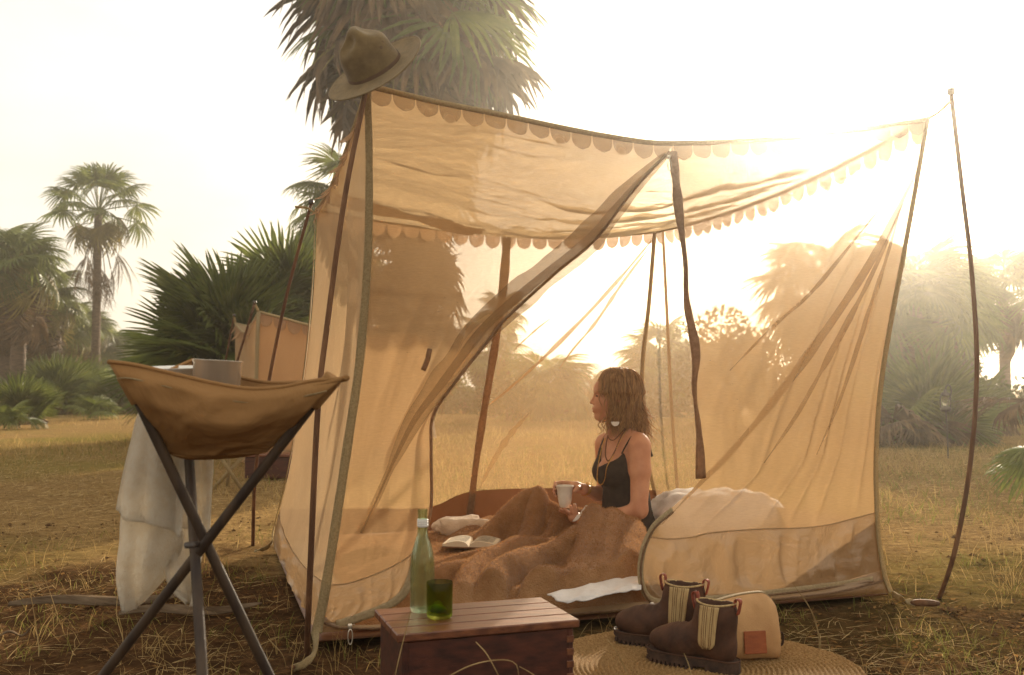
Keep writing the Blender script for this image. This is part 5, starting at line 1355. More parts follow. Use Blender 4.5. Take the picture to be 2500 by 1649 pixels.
# things by the second tent
c = G(655, 1168); c2 = thing('wooden_chest', 'dark red wooden chest on the ground before the canvas tent', 'chest', c * [1, 1, 0])
part('body', box_mb(c + [0.05, 0.15, 0.10], (0.55, 0.30, 0.20), None, None, 0.006), M['mahog_dark'], c2, smooth=False)
part('lid', box_mb(c + [0.05, 0.15, 0.2125], (0.59, 0.33, 0.024), None, None, 0.005), M['mahog'], c2, smooth=False)
c = G(560, 1150); st2 = thing('folding_stand', 'small folding stand with crossed legs by the canvas tent', 'stand', c * [1, 1, 0])
for a, b in (((500, 1060, 0), (592, 1208, 0)), ((600, 1108, 0.15), (522, 1176, 0.15)), ((560, 1090, 0.3), (556, 1186, 0.3))):
    Y_ = 8.4; part('leg', tube_mb([W(a[0], a[1], Y_ + a[2]), W(b[0], b[1], Y_ + b[2]) * [1, 1, 0]], 0.016, 8), M['tape'], st2)
P = coons([W(496, 1056, 8.35), W(602, 1056, 8.35)], [W(496, 1066, 8.9), W(602, 1066, 8.9)], [W(496, 1056, 8.35), W(496, 1066, 8.9)], [W(602, 1056, 8.35), W(602, 1066, 8.9)], 12, 12)
P[..., 2] -= 0.05 * np.sin(np.linspace(0, math.pi, 13))[None] * np.sin(np.linspace(0, math.pi, 13))[:, None]
part('seat', thick_grid(P, 0.01), M['bowl'], st2)

# ------------------------------------------------------------------ lantern on a stake
c = G(2313, 1112); Yl = c[1]
lan = thing('hurricane_lantern', 'small hurricane lantern on a thin stake by the right palms', 'lantern', c * [1, 1, 0])
def lt(px, py): return W(px, py, Yl)
part('stake', tube_mb(smooth_line([lt(2315, 1112) * [1, 1, 0] - [0, 0, 0.1], lt(2312, 1040), lt(2310, 1000), lt(2322, 960), lt(2318, 940), lt(2310, 944), lt(2309, 952)], 30), 0.010, 6), M['lantern'], lan)
lb0 = lt(2309, 1005); k = Yl / FPX
part('tank', lathe_mb([(0, 0), (11 * k, 0), (12.5 * k, 3 * k), (12.5 * k, 9 * k), (6 * k, 13 * k), (0, 13 * k)], 20, mtx=Matrix.Translation(lb0)), M['lantern'], lan)
part('glass_globe', lathe_mb([(5 * k, 13 * k), (9 * k, 20 * k), (9.5 * k, 27 * k), (6 * k, 37 * k), (5 * k, 37 * k), (8.5 * k, 27 * k), (8 * k, 20 * k), (4.5 * k, 13 * k)], 20, mtx=Matrix.Translation(lb0)), M['glass_lamp'], lan)
part('cap', lathe_mb([(0, 37 * k), (8 * k, 37 * k), (8 * k, 41 * k), (5 * k, 46 * k), (4 * k, 52 * k), (0, 54 * k)], 20, mtx=Matrix.Translation(lb0)), M['lantern'], lan)
for sx in (-1, 1): part('frame_tube', tube_mb(smooth_line([lb0 + [sx * 11 * k, 0, 8 * k], lb0 + [sx * 13 * k, 0, 26 * k], lb0 + [sx * 10 * k, 0, 42 * k], lb0 + [sx * 3 * k, 0, 46 * k]], 10), 1.6 * k, 6), M['lantern'], lan)

# ------------------------------------------------------------------ palms
def frond_mesh(name, seed, mat, nseg=30, span=115, droop=0.25, cup=0.3, tip=0.25, pet=0.8, petr=0.012, split=0.45, rag=0.12, fold=0.35, wid=1.0, bend=0.0):
    rs = np.random.default_rng(seed); mb = MB()
    pl = smooth_line([(0, 0, 0), (pet * 0.5, 0, 0.03), (pet, 0, 0)], 5)
    tube_mb(pl, np.linspace(petr * 1.3, petr, 5), 4, mb)
    da = 2 * R(span) / nseg
    for i in range(nseg):
        a = -R(span) + (i + 0.5) * da + rs.normal(0, 0.02)
        if rs.random() < rag * 0.35: continue
        l = (1 - 0.22 * abs(a / R(span)) ** 2) * (1 - rs.uniform(0, rag)); st = np.array([0.02, split * 0.6, split, split + (1 - split) * 0.45, split + (1 - split) * 0.8, 1.0]) * l
        hw = np.array([0.02, split * 0.6 * l, split * l, split * l * 0.86, split * l * 0.45, 0.02 * l]) * math.tan(da / 2) * wid * 1.02
        tw_ = rs.normal(0, rag * 1.2); tp_ = tip * rs.uniform(0.6, 1.7); side = np.array([-math.sin(a), math.cos(a), 0]); V_ = []
        for r, h in zip(st, hw):
            q = max(0, (r / l - split) / (1 - split))
            c = np.array([pet + r * math.cos(a), r * math.sin(a), 0]) + side * tw_ * q * q * 0.25
            c[2] -= droop * r * r + cup * (r * math.sin(a)) ** 2 + tp_ * q ** 1.8 * 0.5; c[0] -= tp_ * q ** 2 * 0.12 * math.cos(a)
            V_ += [c - side * h + [0, 0, -fold * h], c + [0, 0, fold * h], c + side * h + [0, 0, -fold * h]]
        if bend:
            q_ = np.array(V_) - [pet, 0, 0]; cb_, sb_ = math.cos(R(bend)), math.sin(R(bend))
            V_ = (np.stack([q_[:, 0] * cb_ + q_[:, 2] * sb_, q_[:, 1], -q_[:, 0] * sb_ + q_[:, 2] * cb_], 1) + [pet, 0, 0]).tolist()
        F = []
        for k in range(5):
            o = k * 3; F += [(o, o + 1, o + 4, o + 3), (o + 1, o + 2, o + 5, o + 4)]
        mb.add(V_, F)
    return make_mesh(name, mb, mat, smooth=False)
FM = {}
for k in range(4):
    FM['g%d' % k] = frond_mesh('fan_frond_green', 10 + k, M['frond'], 30, 118, 0.18, 0.25, 0.30, 0.75, bend=28)
    FM['y%d' % k] = frond_mesh('fan_frond_yellow', 20 + k, M['frond_yellow'], 28, 105, 0.3, 0.4, 0.45, 0.75, rag=0.2, bend=40)
    FM['d%d' % k] = frond_mesh('fan_frond_dry', 30 + k, M['frond_dry'], 32, 108, 0.15, 0.3, 0.38, 0.5, rag=0.16, fold=0.55, split=0.6, wid=1.1, bend=34)
    FM['p%d' % k] = frond_mesh('long_stalked_frond', 60 + k, M['frond'], 28, 128, 0.15, 0.32, 0.3, 1.35, petr=0.02, rag=0.15, bend=16, split=0.5)
    FM['h%d' % k] = frond_mesh('hanging_frond', 40 + k, M['frond_dry'], 18, 34, 0.25, 0.9, 0.35, 0.9, rag=0.3, split=0.3)
    FM['b%d' % k] = frond_mesh('big_fan_frond', 50 + k, M['frond'], 44, 120, 0.10, 0.16, 0.10, 0.55, petr=0.014, split=0.55, rag=0.10, fold=0.5)
def frond(parent, kind, pos, yaw, elev, scale, roll=0.0, name=None):
    me = FM[kind + str(random.randrange(4))]
    o = bpy.data.objects.new(name or ('dry_frond' if kind in 'dh' else 'frond'), me); COL.objects.link(o); o.parent = parent
    m = Matrix.Rotation(yaw, 4, 'Z') @ Matrix.Rotation(-elev, 4, 'Y') @ Matrix.Rotation(roll, 4, 'X')
    o.matrix_local = Matrix.Translation(Vector(pos)) @ m @ Matrix.Scale(scale, 4); return o
def trunk_part(parent, pts, r0, r1, rings=True):
    L = smooth_line(pts, 40); t = np.linspace(0, 1, 40)
    r = r0 + (r1 - r0) * t + (0.35 * r0 * np.exp(-t * 14)) + (0.012 * r0 * 3 * np.sin(t * 120) if rings else 0)
    part('trunk', tube_mb(L, r, 12), M['trunk'], parent)
def palm(label, base_px, Y, hub_px, spec, tr=(0.16, 0.12), group=None, name='fan_palm', lean=0.0, hub_spread=0.25):
    hub = W(hub_px[0], hub_px[1], Y); base = np.array([W(base_px, 1000, Y)[0], Y, 0.0]); base[2] = float(ground_z(np.array([base[0]]), np.array([base[1]]))[0]) - 0.03
    root = thing(name, label, 'palm tree', base, group)
    h = hub - base
    trunk_part(root, [base, base + h * [0.45, 0.45, 0.4] + [lean, 0, 0], hub - [0, 0, 0.05]], tr[0], tr[1])
    for kind, n, e0, e1, sc0, sc1, z0, z1 in spec:
        for i in range(n):
            yaw = 2.39996 * i + random.uniform(-0.3, 0.3); f = (i + random.random()) / n
            e = R(e0 + (e1 - e0) * f + random.uniform(-9, 9)); sc = random.uniform(sc0, sc1)
            z = z0 + (z1 - z0) * random.random(); tt = max(0.02, (h[2] + z) / h[2])
            pos = h * [tt, tt, tt] if tt < 1 else h + [0, 0, z]
            frond(root, kind, pos, yaw, e, sc, random.uniform(-0.5, 0.5))
    return root
# great palm behind the tent, its trunk hidden in a thatch of dead leaves
palm('huge fan palm shaggy with grey dead fronds right behind the mesh tent', 1000, 16.5, (1015, 40),
     [('g', 26, 88, -25, 1.35, 1.6, -0.5, 0.5), ('d', 30, 40, -50, 1.55, 1.85, -1.1, 0.2), ('y', 12, 20, -45, 1.2, 1.4, -0.8, 0.1), ('d', 34, 5, -62, 1.0, 1.25, -2.6, -0.8), ('d', 44, -5, -72, 0.75, 1.0, -6.0, -2.4), ('h', 16, -30, -80, 1.0, 1.3, -2.0, -0.4)], (0.34, 0.28))
palm('spiky green fan palm pressed against the shaggy palm behind the tent', 830, 22.0, (838, 470),
     [('g', 60, 70, -35, 0.7, 0.9, -2.6, 0.5), ('d', 44, -10, -75, 0.8, 1.0, -3.6, -0.4)], (0.25, 0.2))
palm('tall slender palm with a bare trunk standing alone against the sky', 231, 34, (240, 520),
     [('p', 22, 84, -14, 0.82, 0.98, -0.1, 0.1), ('y', 5, -10, -45, 0.9, 1.1, -0.3, 0), ('h', 10, -58, -84, 1.4, 1.8, -0.6, -0.1)], (0.15, 0.13))
fl_root = palm('broad low fan palm with huge green leaves over brown thatch by the canvas tent', 560, 15.5, (565, 905),
     [('b', 46, 88, -6, 1.05, 1.35, -0.2, 0.35), ('d', 70, 14, -34, 1.0, 1.3, -0.45, 0.1), ('h', 24, -5, -50, 1.0, 1.2, -0.3, 0.2)], (0.2, 0.18))
palm('green fan palm rising beside the broad palm, behind the canvas tent', 690, 16.5, (700, 800),
     [('b', 24, 88, 0, 0.9, 1.2, -0.2, 0.3), ('d', 24, 5, -60, 0.8, 1.0, -0.5, 0.1)], (0.2, 0.18))
GL = 'palms of the grove left of the tall palm'
for i, (bx_, Y, hp, s, lb) in enumerate([
    (42, 30, (48, 650), 1.15, 'thick trunked palm with a pale bare trunk in the left grove'),
    (-30, 34, (-15, 620), 1.25, 'leafy palm at the outer end of the left grove'),
    (12, 33, (5, 720), 1.1, 'palm with twin thin trunks beside the pale trunked palm'),
    (110, 34, (112, 735), 1.0, 'palm leaning over the pale trunked palm'),
    (160, 38, (160, 800), 1.0, 'short palm between the grove and the tall slender palm'),
    (205, 42, (205, 800), 1.05, 'round headed palm behind the tall slender trunk'),
    (262, 44, (262, 850), 1.0, 'small round palm right of the tall slender trunk'),
    (300, 46, (305, 890), 1.0, 'low distant palm between the tall palm and the broad palm')]):
    palm(lb, bx_, Y, hp, [('g', 24, 78, -20, 0.8 * s, 1.0 * s, -0.3, 0.2), ('y', 10, 0, -50, 0.8 * s, 1.0 * s, -0.5, 0.1), ('d', 22, -25, -75, 0.7 * s, 0.95 * s, -1.3, -0.1)], (0.22, 0.2), GL)
for i, (px, py, Y, s, n, lb) in enumerate([
    (55, 1010, 23, 0.85, 16, 'bright young fan palm at the foot of the left grove'),
    (30, 1040, 20, 0.45, 12, 'silvery palm seedling in the grass below the young fan palm'),
    (225, 1000, 26, 0.55, 12, 'small fan palm sprout at the foot of the tall slender trunk'),
    (290, 985, 30, 0.95, 18, 'low fan palm clump right of the tall slender trunk'),
    (130, 975, 30, 1.2, 22, 'dense fan palm thicket under the left grove'),
    (200, 970, 33, 1.2, 20, 'dark fan palm thicket behind the tall slender trunk'),
    (2255, 1010, 15.5, 1.0, 22, 'green fan palm clump right of the tent, behind the lantern'),
    (2180, 1040, 15.0, 0.8, 9, 'dry tangled palm clump at the right edge of the tent'),
    (2330, 1020, 18.0, 0.9, 16, 'leafy palm shoots just right of the lantern')]):
    base = np.array([W(px, 1000, Y)[0], Y, 0.0]); base[2] = float(ground_z(np.array([base[0]]), np.array([Y]))[0])
    root = thing('palm_shrub', lb, 'palm shrub', base)
    dry = 'dry' in lb
    for j in range(n): frond(root, ('d' if dry and j % 3 else 'b' if s > 0.8 else 'g'), (random.uniform(-0.15, 0.15), random.uniform(-0.1, 0.1), 0.02), 2.4 * j + random.uniform(-.3, .3), R(random.uniform(25, 85)), s * random.uniform(0.75, 1.1), random.uniform(-0.6, 0.6))
    if s > 0.8:
        for j in range(n // 2): frond(root, 'd', (random.uniform(-0.2, 0.2), 0, 0.1), 2.4 * j, R(random.uniform(2, 40)), s * random.uniform(0.6, 0.9), random.uniform(-0.6, 0.6))
# palms of the far side of the clearing, through the mesh and to the right of the tent
for bx_, Y, hp, s, sp, lb in [
    (1195, 26, (1192, 860), 0.8, 1, 'slim palm seen through the back mesh beside the zip tape'),
    (1250, 30, (1225, 770), 0.6, 1, 'thin high palm seen through the back mesh'),
    (1330, 24, (1330, 960), 1.0, 2, 'bushy palm seen through the mesh left of the domed tents'),
    (1608, 28, (1610, 880), 0.95, 2, 'palm seen through the mesh behind the rear corner pole'),
    (2020, 24, (2010, 720), 1.35, 2, 'tall full palm glowing through the right door mesh'),
    (2090, 27, (2100, 790), 1.2, 2, 'second tall palm behind the right door mesh'),
    (2240, 22, (2235, 740), 1.2, 2, 'full crowned palm right of the tent against the bright sky'),
    (2330, 26, (2325, 760), 1.0, 2, 'hazy palm between the bowed pole and the far lone palm'),
    (2455, 30, (2450, 715), 1.25, 1, 'lone bare trunked palm beyond the bowed pole')]:
    spec = [('g', 26 if sp == 1 else 40, 80, -25, 0.85 * s, 1.05 * s, -0.3 * sp, 0.25), ('d', 8 if sp == 1 else 40, -25, -80, 0.7 * s, 0.95 * s, -0.9 * sp, 0)]
    palm(lb, bx_, Y, hp, spec, (0.17, 0.14))
# loose dry fronds and a low green frond reaching in at the right
for px, py, Y, kinds, yaw0, lb in [
    (2560, 985, 9.5, [('h', R(180), R(4), 0.55), ('h', R(172), R(1), 0.5), ('h', R(188), R(3), 0.55), ('h', R(200), R(6), 0.5), ('d', R(150), R(6), 0.45)], 0, 'dry palm stump with grey fronds sticking out past the bowed pole'),
    (2600, 1130, 7.0, [('g', R(180), R(12), 0.34), ('g', R(190), R(2), 0.34), ('g', R(165), R(26), 0.3)], 0, 'young palm with thin green leaves reaching in by the bowed pole')]:
    b = W(px, py, Y); base = b * [1, 1, 0]
    root = thing('palm_shrub', lb, 'palm shrub', base)
    trunk_part(root, [base - [0, 0, 0.05], base + [0, 0, b[2] * 0.6], b], 0.12, 0.10)
    for kd, yw, el, sc in kinds: frond(root, kd, b - base + [0, 0, 0.0], yw, el, sc, random.uniform(-0.8, 0.8))

# ------------------------------------------------------------------ leafy bushes and trees beyond the clearing
def leafy(name, label, px, base_y, top_y, half_px, Y, n, seed, cat='tree', leaf=0.09):
    rs = np.random.default_rng(seed); base = np.array([W(px, 1000, Y)[0], Y, 0.0]); base[2] = float(ground_z(np.array([base[0]]), np.array([Y]))[0]) - 0.02
    top = W(px, top_y, Y)[2]; hw = half_px * Y / FPX; root = thing(name, label, cat, base)
    H_ = top - base[2]; cz = H_ * 0.55
    nc = 26; cl = []
    for i in range(nc):
        v = rs.normal(0, 1, 3); v /= np.linalg.norm(v); rr3 = rs.uniform(0.35, 0.85)
        cl.append((v * [hw, hw * 0.8, H_ * 0.45] * rr3 + [0, 0, cz], rs.uniform(0.22, 0.42) * hw))
    lb = MB(); mbt = MB()
    tube_mb(smooth_line([(0, 0, -0.1), (0.05 * hw, 0, H_ * 0.3), (0, 0, H_ * 0.55)], 10) + base, np.linspace(0.09, 0.04, 10) * max(1, H_ / 3), 8, mbt)
    for c_, r_ in cl[:9]: tube_mb(smooth_line([(0, 0, H_ * 0.2), c_ * [0.5, 0.5, 0.6], c_], 8) + base, np.linspace(0.045, 0.012, 8), 6, mbt)
    part('trunk', mbt, M['trunk'], root)
    which = rs.integers(0, nc, n); d = rs.normal(0, 1, (n, 3)); d /= np.linalg.norm(d, axis=1, keepdims=True)
    pos = np.array([c_ for c_, _ in cl])[which] + d * (np.array([r_ for _, r_ in cl])[which] * rs.uniform(0.35, 1.05, n) ** 0.6)[:, None]
    pos[:, 2] = np.maximum(pos[:, 2], 0.02)
    a = rs.normal(0, 1, (n, 3)); a /= np.linalg.norm(a, axis=1, keepdims=True); b = np.cross(a, rs.normal(0, 1, (n, 3))); b /= np.linalg.norm(b, axis=1, keepdims=True)
    sz = (leaf * rs.uniform(0.6, 1.3, n))[:, None]
    V_ = np.stack([pos - a * sz, pos + b * sz * 0.45, pos + a * sz, pos - b * sz * 0.45], 1).reshape(-1, 3) + base
    lb.v = [V_]; lb.n = len(V_); lb.f = [(4 * i, 4 * i + 1, 4 * i + 2, 4 * i + 3) for i in range(n)]
    part('crown', lb, M['bush'], root, smooth=False)
leafy('bush', 'big rounded bush glowing through the right door mesh', 1760, 1080, 800, 175, 22, 9000, 1, 'bush', 0.085)
leafy('bush', 'wide low bush seen through the mesh under the tall palms', 1960, 1080, 880, 150, 20, 6000, 2, 'bush', 0.08)
leafy('bush', 'dark shrub seen through the mesh left of the domed tents', 1240, 1080, 920, 90, 23, 4000, 3, 'bush', 0.07)
leafy('tree', 'leafy tree beside the tent edge in the bright haze', 2200, 1080, 690, 110, 25, 7000, 4, 'tree', 0.09)
leafy('bush', 'brown green undergrowth at the back of the left grove', 150, 1000, 850, 160, 44, 7000, 5, 'bush', 0.14)
leafy('bush', 'low scrub along the clearing edge right of the tent', 2360, 1080, 960, 190, 24, 5000, 6, 'bush', 0.08)
leafy('bush', 'scrub behind the sitting person, seen through the back mesh', 1500, 1080, 960, 200, 30, 7000, 7, 'bush', 0.09)
leafy('bush', 'distant scrub closing the clearing left of the broad palm', 330, 1000, 930, 120, 48, 4000, 8, 'bush', 0.13)
leafy('bush', 'dark scrub directly behind the canvas tent', 1000, 1080, 860, 150, 21, 6000, 9, 'bush', 0.08)

leafy('bush', 'low far scrub seen through the back mesh beside the zip tape', 1130, 1080, 930, 110, 31, 4500, 10, 'bush', 0.09)
leafy('bush', 'low far scrub seen through the mesh between zip tape and domed tents', 1400, 1080, 950, 120, 33, 4500, 11, 'bush', 0.09)
leafy('bush', 'low far scrub seen through the mesh behind the rear corner', 1640, 1080, 930, 110, 27, 4500, 12, 'bush', 0.09)
# ------------------------------------------------------------------ domed tents seen through the back mesh
def dome(px0, px1, top, Y, label):
    c = W((px0 + px1) / 2, 1000, Y); r = (px1 - px0) / 2 * Y / FPX; h = W((px0 + px1) / 2, top, Y)[2]
    base = np.array([c[0], Y, 0.0]); root = thing('dome_tent', label, 'tent', base, None)
    n1_, n2_ = 14, 48; Pd = np.zeros((n1_, n2_, 3))
    for i in range(n1_):
        a = math.pi / 2 * i / (n1_ - 1)
        for j in range(n2_):
            t = 2 * math.pi * j / n2_; rib = 1 - 0.05 * abs(math.sin(3 * t)) * math.sin(2 * a)
            Pd[i, j] = base + [r * rib * math.cos(a) ** 0.75 * math.cos(t), r * rib * math.cos(a) ** 0.75 * math.sin(t), h * math.sin(a) ** 0.9]
    mb = MB(); mb.add(Pd.reshape(-1, 3), grid_faces(n1_, n2_, True)); part('shell', mb, M['dome'], root)
    for k in range(3):
        j = k * 8; L = np.concatenate([Pd[:, j], Pd[::-1, (j + 24) % 48]]); part('pole_sleeve', tube_mb(L + (L - base) * 0.006, 0.025, 6), M['tape'], root)
    dj = 36; door = Pd[:10, dj - 3:dj + 4] + np.array([0, -0.03, 0]); part('door_flap', grid_mb(door), M['canvas_side'], root)
dome(1365, 1452, 905, 27, 'domed tent beside the bushy palm, behind the mesh')
dome(1430, 1572, 902, 26, 'wider domed tent directly behind her head, through the mesh')

# ------------------------------------------------------------------ litter, straw and grass
def clear_mask(x, y, m=0.0):
    u_, v_ = tent_uv(x, y)
    ok = ~((u_ > -0.02 - m) & (u_ < TW + 0.02 + m) & (v_ > -0.02 - m) & (v_ < TD + m))
    ok &= np.hypot(x - RUG_C[0], y - RUG_C[1]) > RUG_R + 0.01 + m
    lx = (x - bo[0]) * bex[0] + (y - bo[1]) * bex[1]; ly = (x - bo[0]) * bey[0] + (y - bo[1]) * bey[1]
    ok &= ~((lx > -0.02) & (lx < bw + 0.02) & (ly > -0.02) & (ly < bd_ + 0.02)); return ok
def blades(n, y0, y1, lmin, lmax, wid, lie, seed, name, mat, label, clump=0, xr=0.62, dens=None, bend=0.4):
    rs = np.random.default_rng(seed)
    y = y0 * (y1 / y0) ** rs.random(n * 2); x = y * rs.uniform(-xr, xr, n * 2)
    if clump:
        k = rs.integers(0, clump, n * 2); cy_ = y0 * (y1 / y0) ** rs.random(clump); cx_ = cy_ * rs.uniform(-xr, xr, clump)
        sp = 0.035 + 0.012 * cy_[k]; x = cx_[k] + rs.normal(0, 1, n * 2) * sp; y = cy_[k] + rs.normal(0, 1, n * 2) * sp
    ok = clear_mask(x, y)
    if dens is not None: ok &= rs.random(n * 2) < dens(x, y)
    x, y = x[ok][:n], y[ok][:n]; n = len(x); z = ground_z(x, y)
    L = rs.uniform(lmin, lmax, n); az = rs.uniform(0, 2 * math.pi, n)
    el = rs.uniform(0.0, 0.18, n) if lie else rs.uniform(0.7, 1.5, n)
    wd = wid * rs.uniform(0.6, 1.4, n) * np.clip(y / 4.5, 1, 3)
    d = np.stack([np.cos(az) * np.cos(el), np.sin(az) * np.cos(el), np.sin(el)], 1); sv = np.stack([-np.sin(az), np.cos(az), np.zeros(n)], 1)
    cv = rs.normal(0, bend * (0.5 if lie else 0.5), n)
    b = np.stack([x, y, z + (rs.uniform(0.002, 0.018, n) if lie else -0.004)], 1); V_ = []
    for t, wf in ((0, 1.0), (0.5, 0.85), (1.0, 0.15)):
        p = b + d * (L * t)[:, None] + sv * (cv * L * t * t)[:, None]
        if not lie: p[:, :2] += np.stack([np.cos(az), np.sin(az)], 1) * (L * 0.35 * t * t)[:, None]; p[:, 2] -= L * 0.18 * t * t
        s_v = sv * (wd * wf)[:, None] + (np.array([0, 0, 1.0]) * (wd * wf * 0.4)[:, None] if lie else 0)
        V_ += [p - s_v, p + s_v]
    V_ = np.stack(V_, 1).reshape(-1, 3); mb = MB(); mb.v = [V_]; mb.n = len(V_); I = np.arange(n) * 6
    F = np.concatenate([np.stack([I, I + 1, I + 3, I + 2], 1), np.stack([I + 2, I + 3, I + 5, I + 4], 1)]); mb.f = [tuple(r) for r in F.tolist()]
    o = setting(name, mb, mat, 'stuff', True, label, 'grass'); return o
M['straw'] = solid('straw', (204, 178, 128), (140, 114, 76), 0.8, 9, bmp=0, trans=0.25, detail=6, spec=0.0)
M['straw_dark'] = solid('old_straw', (130, 98, 62), (88, 64, 42), 0.9, 9, bmp=0, trans=0.15, detail=6, spec=0.0)
M['grass_dry'] = solid('dry_grass', (188, 160, 106), (146, 120, 74), 0.8, 3, bmp=0, trans=0.4, spec=0.0)
M['grass_green'] = solid('green_grass', (136, 132, 68), (104, 106, 52), 0.7, 3, bmp=0, trans=0.4, spec=0.0)
patchy = lambda x, y: np.clip(0.02 + 1.5 * (vn(x * 0.9, y * 0.9, 61) - 0.45) + np.clip((y - 3.6) * 0.16, 0, 0.7), 0.05, 1)
blades(22000, 1.6, 14, 0.03, 0.14, 0.0010, True, 1, 'straw_litter', M['straw'], 'dry pale straw scattered over the dirt', dens=patchy)
blades(15000, 1.6, 10, 0.03, 0.12, 0.0009, True, 2, 'dead_grass_litter', M['straw_dark'], 'old brown grass bits matted on the dirt')
blades(26000, 4.6, 40, 0.05, 0.20, 0.0014, False, 3, 'dry_grass', M['grass_dry'], 'short dry golden grass across the clearing', dens=lambda x, y: np.clip(2.4 * (vn(x * 0.5, y * 0.35, 63) - 0.3), 0.05, 1))
blades(3600, 3.0, 14, 0.05, 0.16, 0.0010, False, 4, 'grass_tufts', M['grass_dry'], 'sparse dry grass tufts near the tent', clump=300)
blades(12000, 6.5, 30, 0.04, 0.14, 0.0016, False, 5, 'green_grass', M['grass_green'], 'thin green grass right of the tent and by the grove', dens=lambda x, y: np.clip(np.where(x > 0, 1.1, 0.5) * 2.5 * (vn(x * 0.4, y * 0.3, 67) - 0.4), 0.0, 1))
blades(2600, 2.4, 6, 0.03, 0.09, 0.0012, False, 6, 'green_tufts', M['grass_green'], 'tiny green shoots in the dirt by the tent', clump=120)
# clods
n = 9000; rs = np.random.default_rng(77); y = 1.9 * (7 / 1.9) ** rs.random(n); x = y * rs.uniform(-0.62, 0.62, n); ok = clear_mask(x, y) & (rs.random(n) < np.clip(2.5 * (vn(x * 1.3, y * 1.3, 71) - 0.3), 0.1, 1)); x, y = x[ok], y[ok]; n = len(x)
octa = np.array([[1, 0, 0], [0, 1, 0], [-1, 0, 0], [0, -1, 0], [0, 0, 0.7], [0, 0, -0.7]]); of = [(0, 1, 4), (1, 2, 4), (2, 3, 4), (3, 0, 4), (1, 0, 5), (2, 1, 5), (3, 2, 5), (0, 3, 5)]
sz = rs.lognormal(-5.15, 0.55, n); V_ = (octa[None] * sz[:, None, None] * rs.uniform(0.5, 1.3, (n, 6, 1))) + np.stack([x, y, ground_z(x, y) + sz * 0.2], 1)[:, None]
mb = MB(); mb.v = [V_.reshape(-1, 3)]; mb.n = n * 6; mb.f = [tuple(6 * i + k for k in f) for i in range(n) for f in of]
M['clod'] = solid('dirt_clod', (112, 84, 58), (74, 54, 38), 0.95, 12, bmp=0.5, spec=0.0)
setting('dirt_clods', mb, M['clod'], 'stuff', False, 'crumbs of dry dirt on the trodden ground', 'dirt')
n = 9000; rs = np.random.default_rng(78); y = 1.9 * (9 / 1.9) ** rs.random(n); x = y * rs.uniform(-0.62, 0.62, n); ok = clear_mask(x, y) & (rs.random(n) < np.clip(2.2 * (vn(x * 1.1, y * 1.1, 83) - 0.25), 0.05, 1)); x, y = x[ok], y[ok]; n = len(x)
a = rs.uniform(0, 6.28, n); l_ = rs.uniform(0.006, 0.022, n); w_l = l_ * rs.uniform(0.2, 0.5, n); ca, sa = np.cos(a), np.sin(a); z = ground_z(x, y) + rs.uniform(0.002, 0.008, n); tl_ = rs.normal(0, 0.25, n) * l_
V_ = np.stack([np.stack([x + ca * l_, y + sa * l_, z + tl_], 1), np.stack([x - sa * w_l, y + ca * w_l, z + 0.3 * w_l], 1), np.stack([x - ca * l_, y - sa * l_, z - tl_ * 0.3], 1), np.stack([x + sa * w_l, y - ca * w_l, z], 1)], 1)
mb = MB(); mb.v = [V_.reshape(-1, 3)]; mb.n = 4 * n; mb.f = [(4 * i, 4 * i + 1, 4 * i + 2, 4 * i + 3) for i in range(n)]
M['leafbit'] = solid('leaf_bits', (150, 112, 66), (80, 56, 36), 0.9, 14, bmp=0, spec=0.0)
setting('leaf_litter', mb, M['leafbit'], 'stuff', False, 'small broken leaf bits strewn over the dirt', 'leaves')
M['strip'] = solid('grey_leaf_strip', (112, 96, 78), (74, 60, 46), 0.9, 6, (1, 6, 6), 0.4, spec=0.0)
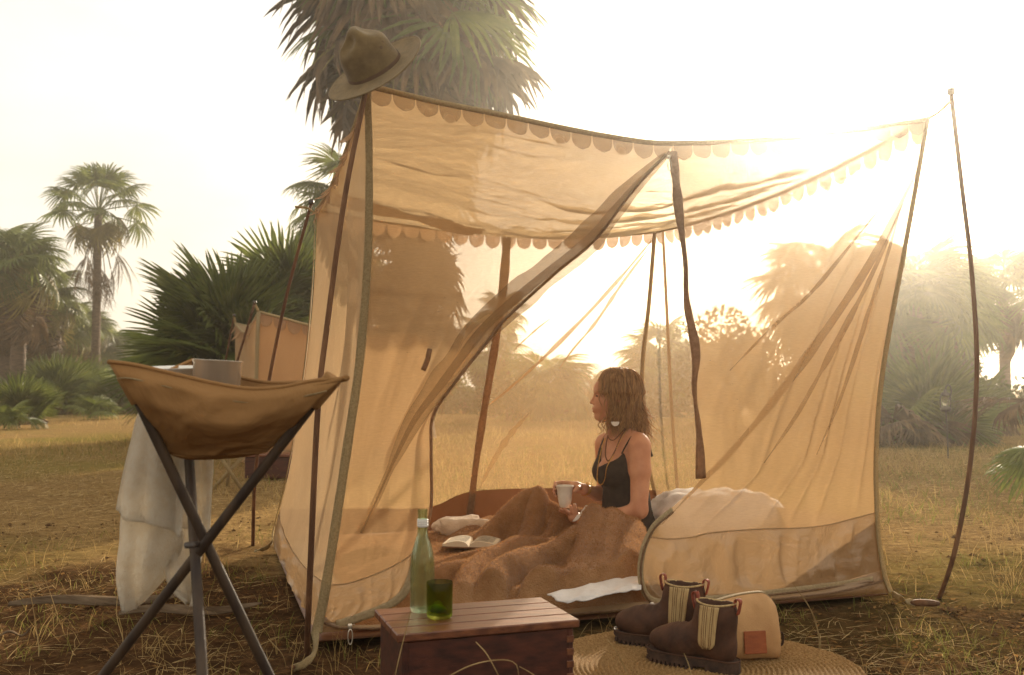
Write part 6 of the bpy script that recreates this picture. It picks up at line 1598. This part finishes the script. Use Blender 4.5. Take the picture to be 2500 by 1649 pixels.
# dry palm leaf strips lying on the ground by the washstand
for pts, wd, lb in [([(20, 1478), (200, 1470), (400, 1458), (470, 1452)], 0.055, 'long grey palm leaf strip on the dirt, reaching behind the towel'), ([(290, 1500), (440, 1492), (560, 1484), (640, 1480)], 0.05, 'grey palm leaf strip on the dirt running between the washstand legs'), ([(0, 1556), (40, 1550), (76, 1540)], 0.012, 'short pale splinter of palm leaf on the dirt')]:
    L = smooth_line([G(a, b, 0.012) for a, b in pts], 24); L[:, 2] += 0.012 * np.sin(np.linspace(0, 7, 24)) + 0.004
    t = np.linspace(0, 1, 24); solo('palm_leaf_strip', lb, 'leaf', tape_mb(L, wd * np.sin(np.clip(t * 0.9 + 0.08, 0, 1) * math.pi) ** 0.6, [0, -0.6, 1], 0.003), M['strip'])
# a few tall stalks that stand up before the box, the rug and the tent
tall = MB()
for pts in [[(962, 1660), (978, 1590), (1003, 1492)], [(1080, 1660), (1150, 1625), (1215, 1612), (1258, 1620), (1268, 1660)], [(1222, 1660), (1190, 1600), (1162, 1568)], [(1320, 1660), (1290, 1640), (1268, 1628)], [(1690, 1655), (1680, 1620), (1670, 1596)], [(2000, 1560), (1985, 1500), (1936, 1425)], [(2003, 1560), (1975, 1480), (1945, 1440)], [(1535, 1655), (1510, 1600), (1482, 1560)], [(2190, 1560), (2165, 1500), (2152, 1488)], [(95, 1580), (80, 1480), (60, 1375)], [(140, 1500), (110, 1420), (72, 1390)], [(300, 1560), (285, 1500), (290, 1420)], [(700, 1640), (690, 1600), (655, 1560)], [(2250, 1400), (2220, 1330), (2195, 1270)]]:
    Y_ = min(max(G(pts[0][0], min(pts[0][1], 1600))[1] * 0.985, 2.3), 6)
    if pts[0][1] > 1640: Y_ = 2.36 if pts[0][0] < 1400 else 2.55
    L = smooth_line([W(a, b, Y_) for a, b in pts], 20)
    foot = L[0].copy(); foot[2] = -0.02; L = np.concatenate([smooth_line([foot, L[0]], 8)[:-1], L]) if L[0][2] > 0.01 else L
    tube_mb(L, np.linspace(0.0018, 0.0009, len(L)), 5, tall)
setting('tall_grass_stalks', tall, M['straw'], 'stuff', True, 'thin pale grass stalks standing up before the box and tent', 'grass')

# ------------------------------------------------------------------ sunlit haze over the clearing
hb = box_mb((0, 0, 7.0), (268, 268, 17.0))
hm, nt, out = new_mat('haze_air')
pv = nt.nodes.new('ShaderNodeVolumePrincipled'); pv.inputs['Color'].default_value = (1.0, 0.93, 0.82, 1); pv.inputs['Density'].default_value = 0.0036
pv.inputs['Anisotropy'].default_value = 0.91
nt.links.new(pv.outputs['Volume'], out.inputs['Volume'])
hz_o = setting('haze', hb, hm, 'stuff', False, 'warm sunlit haze hanging over the clearing', 'haze')
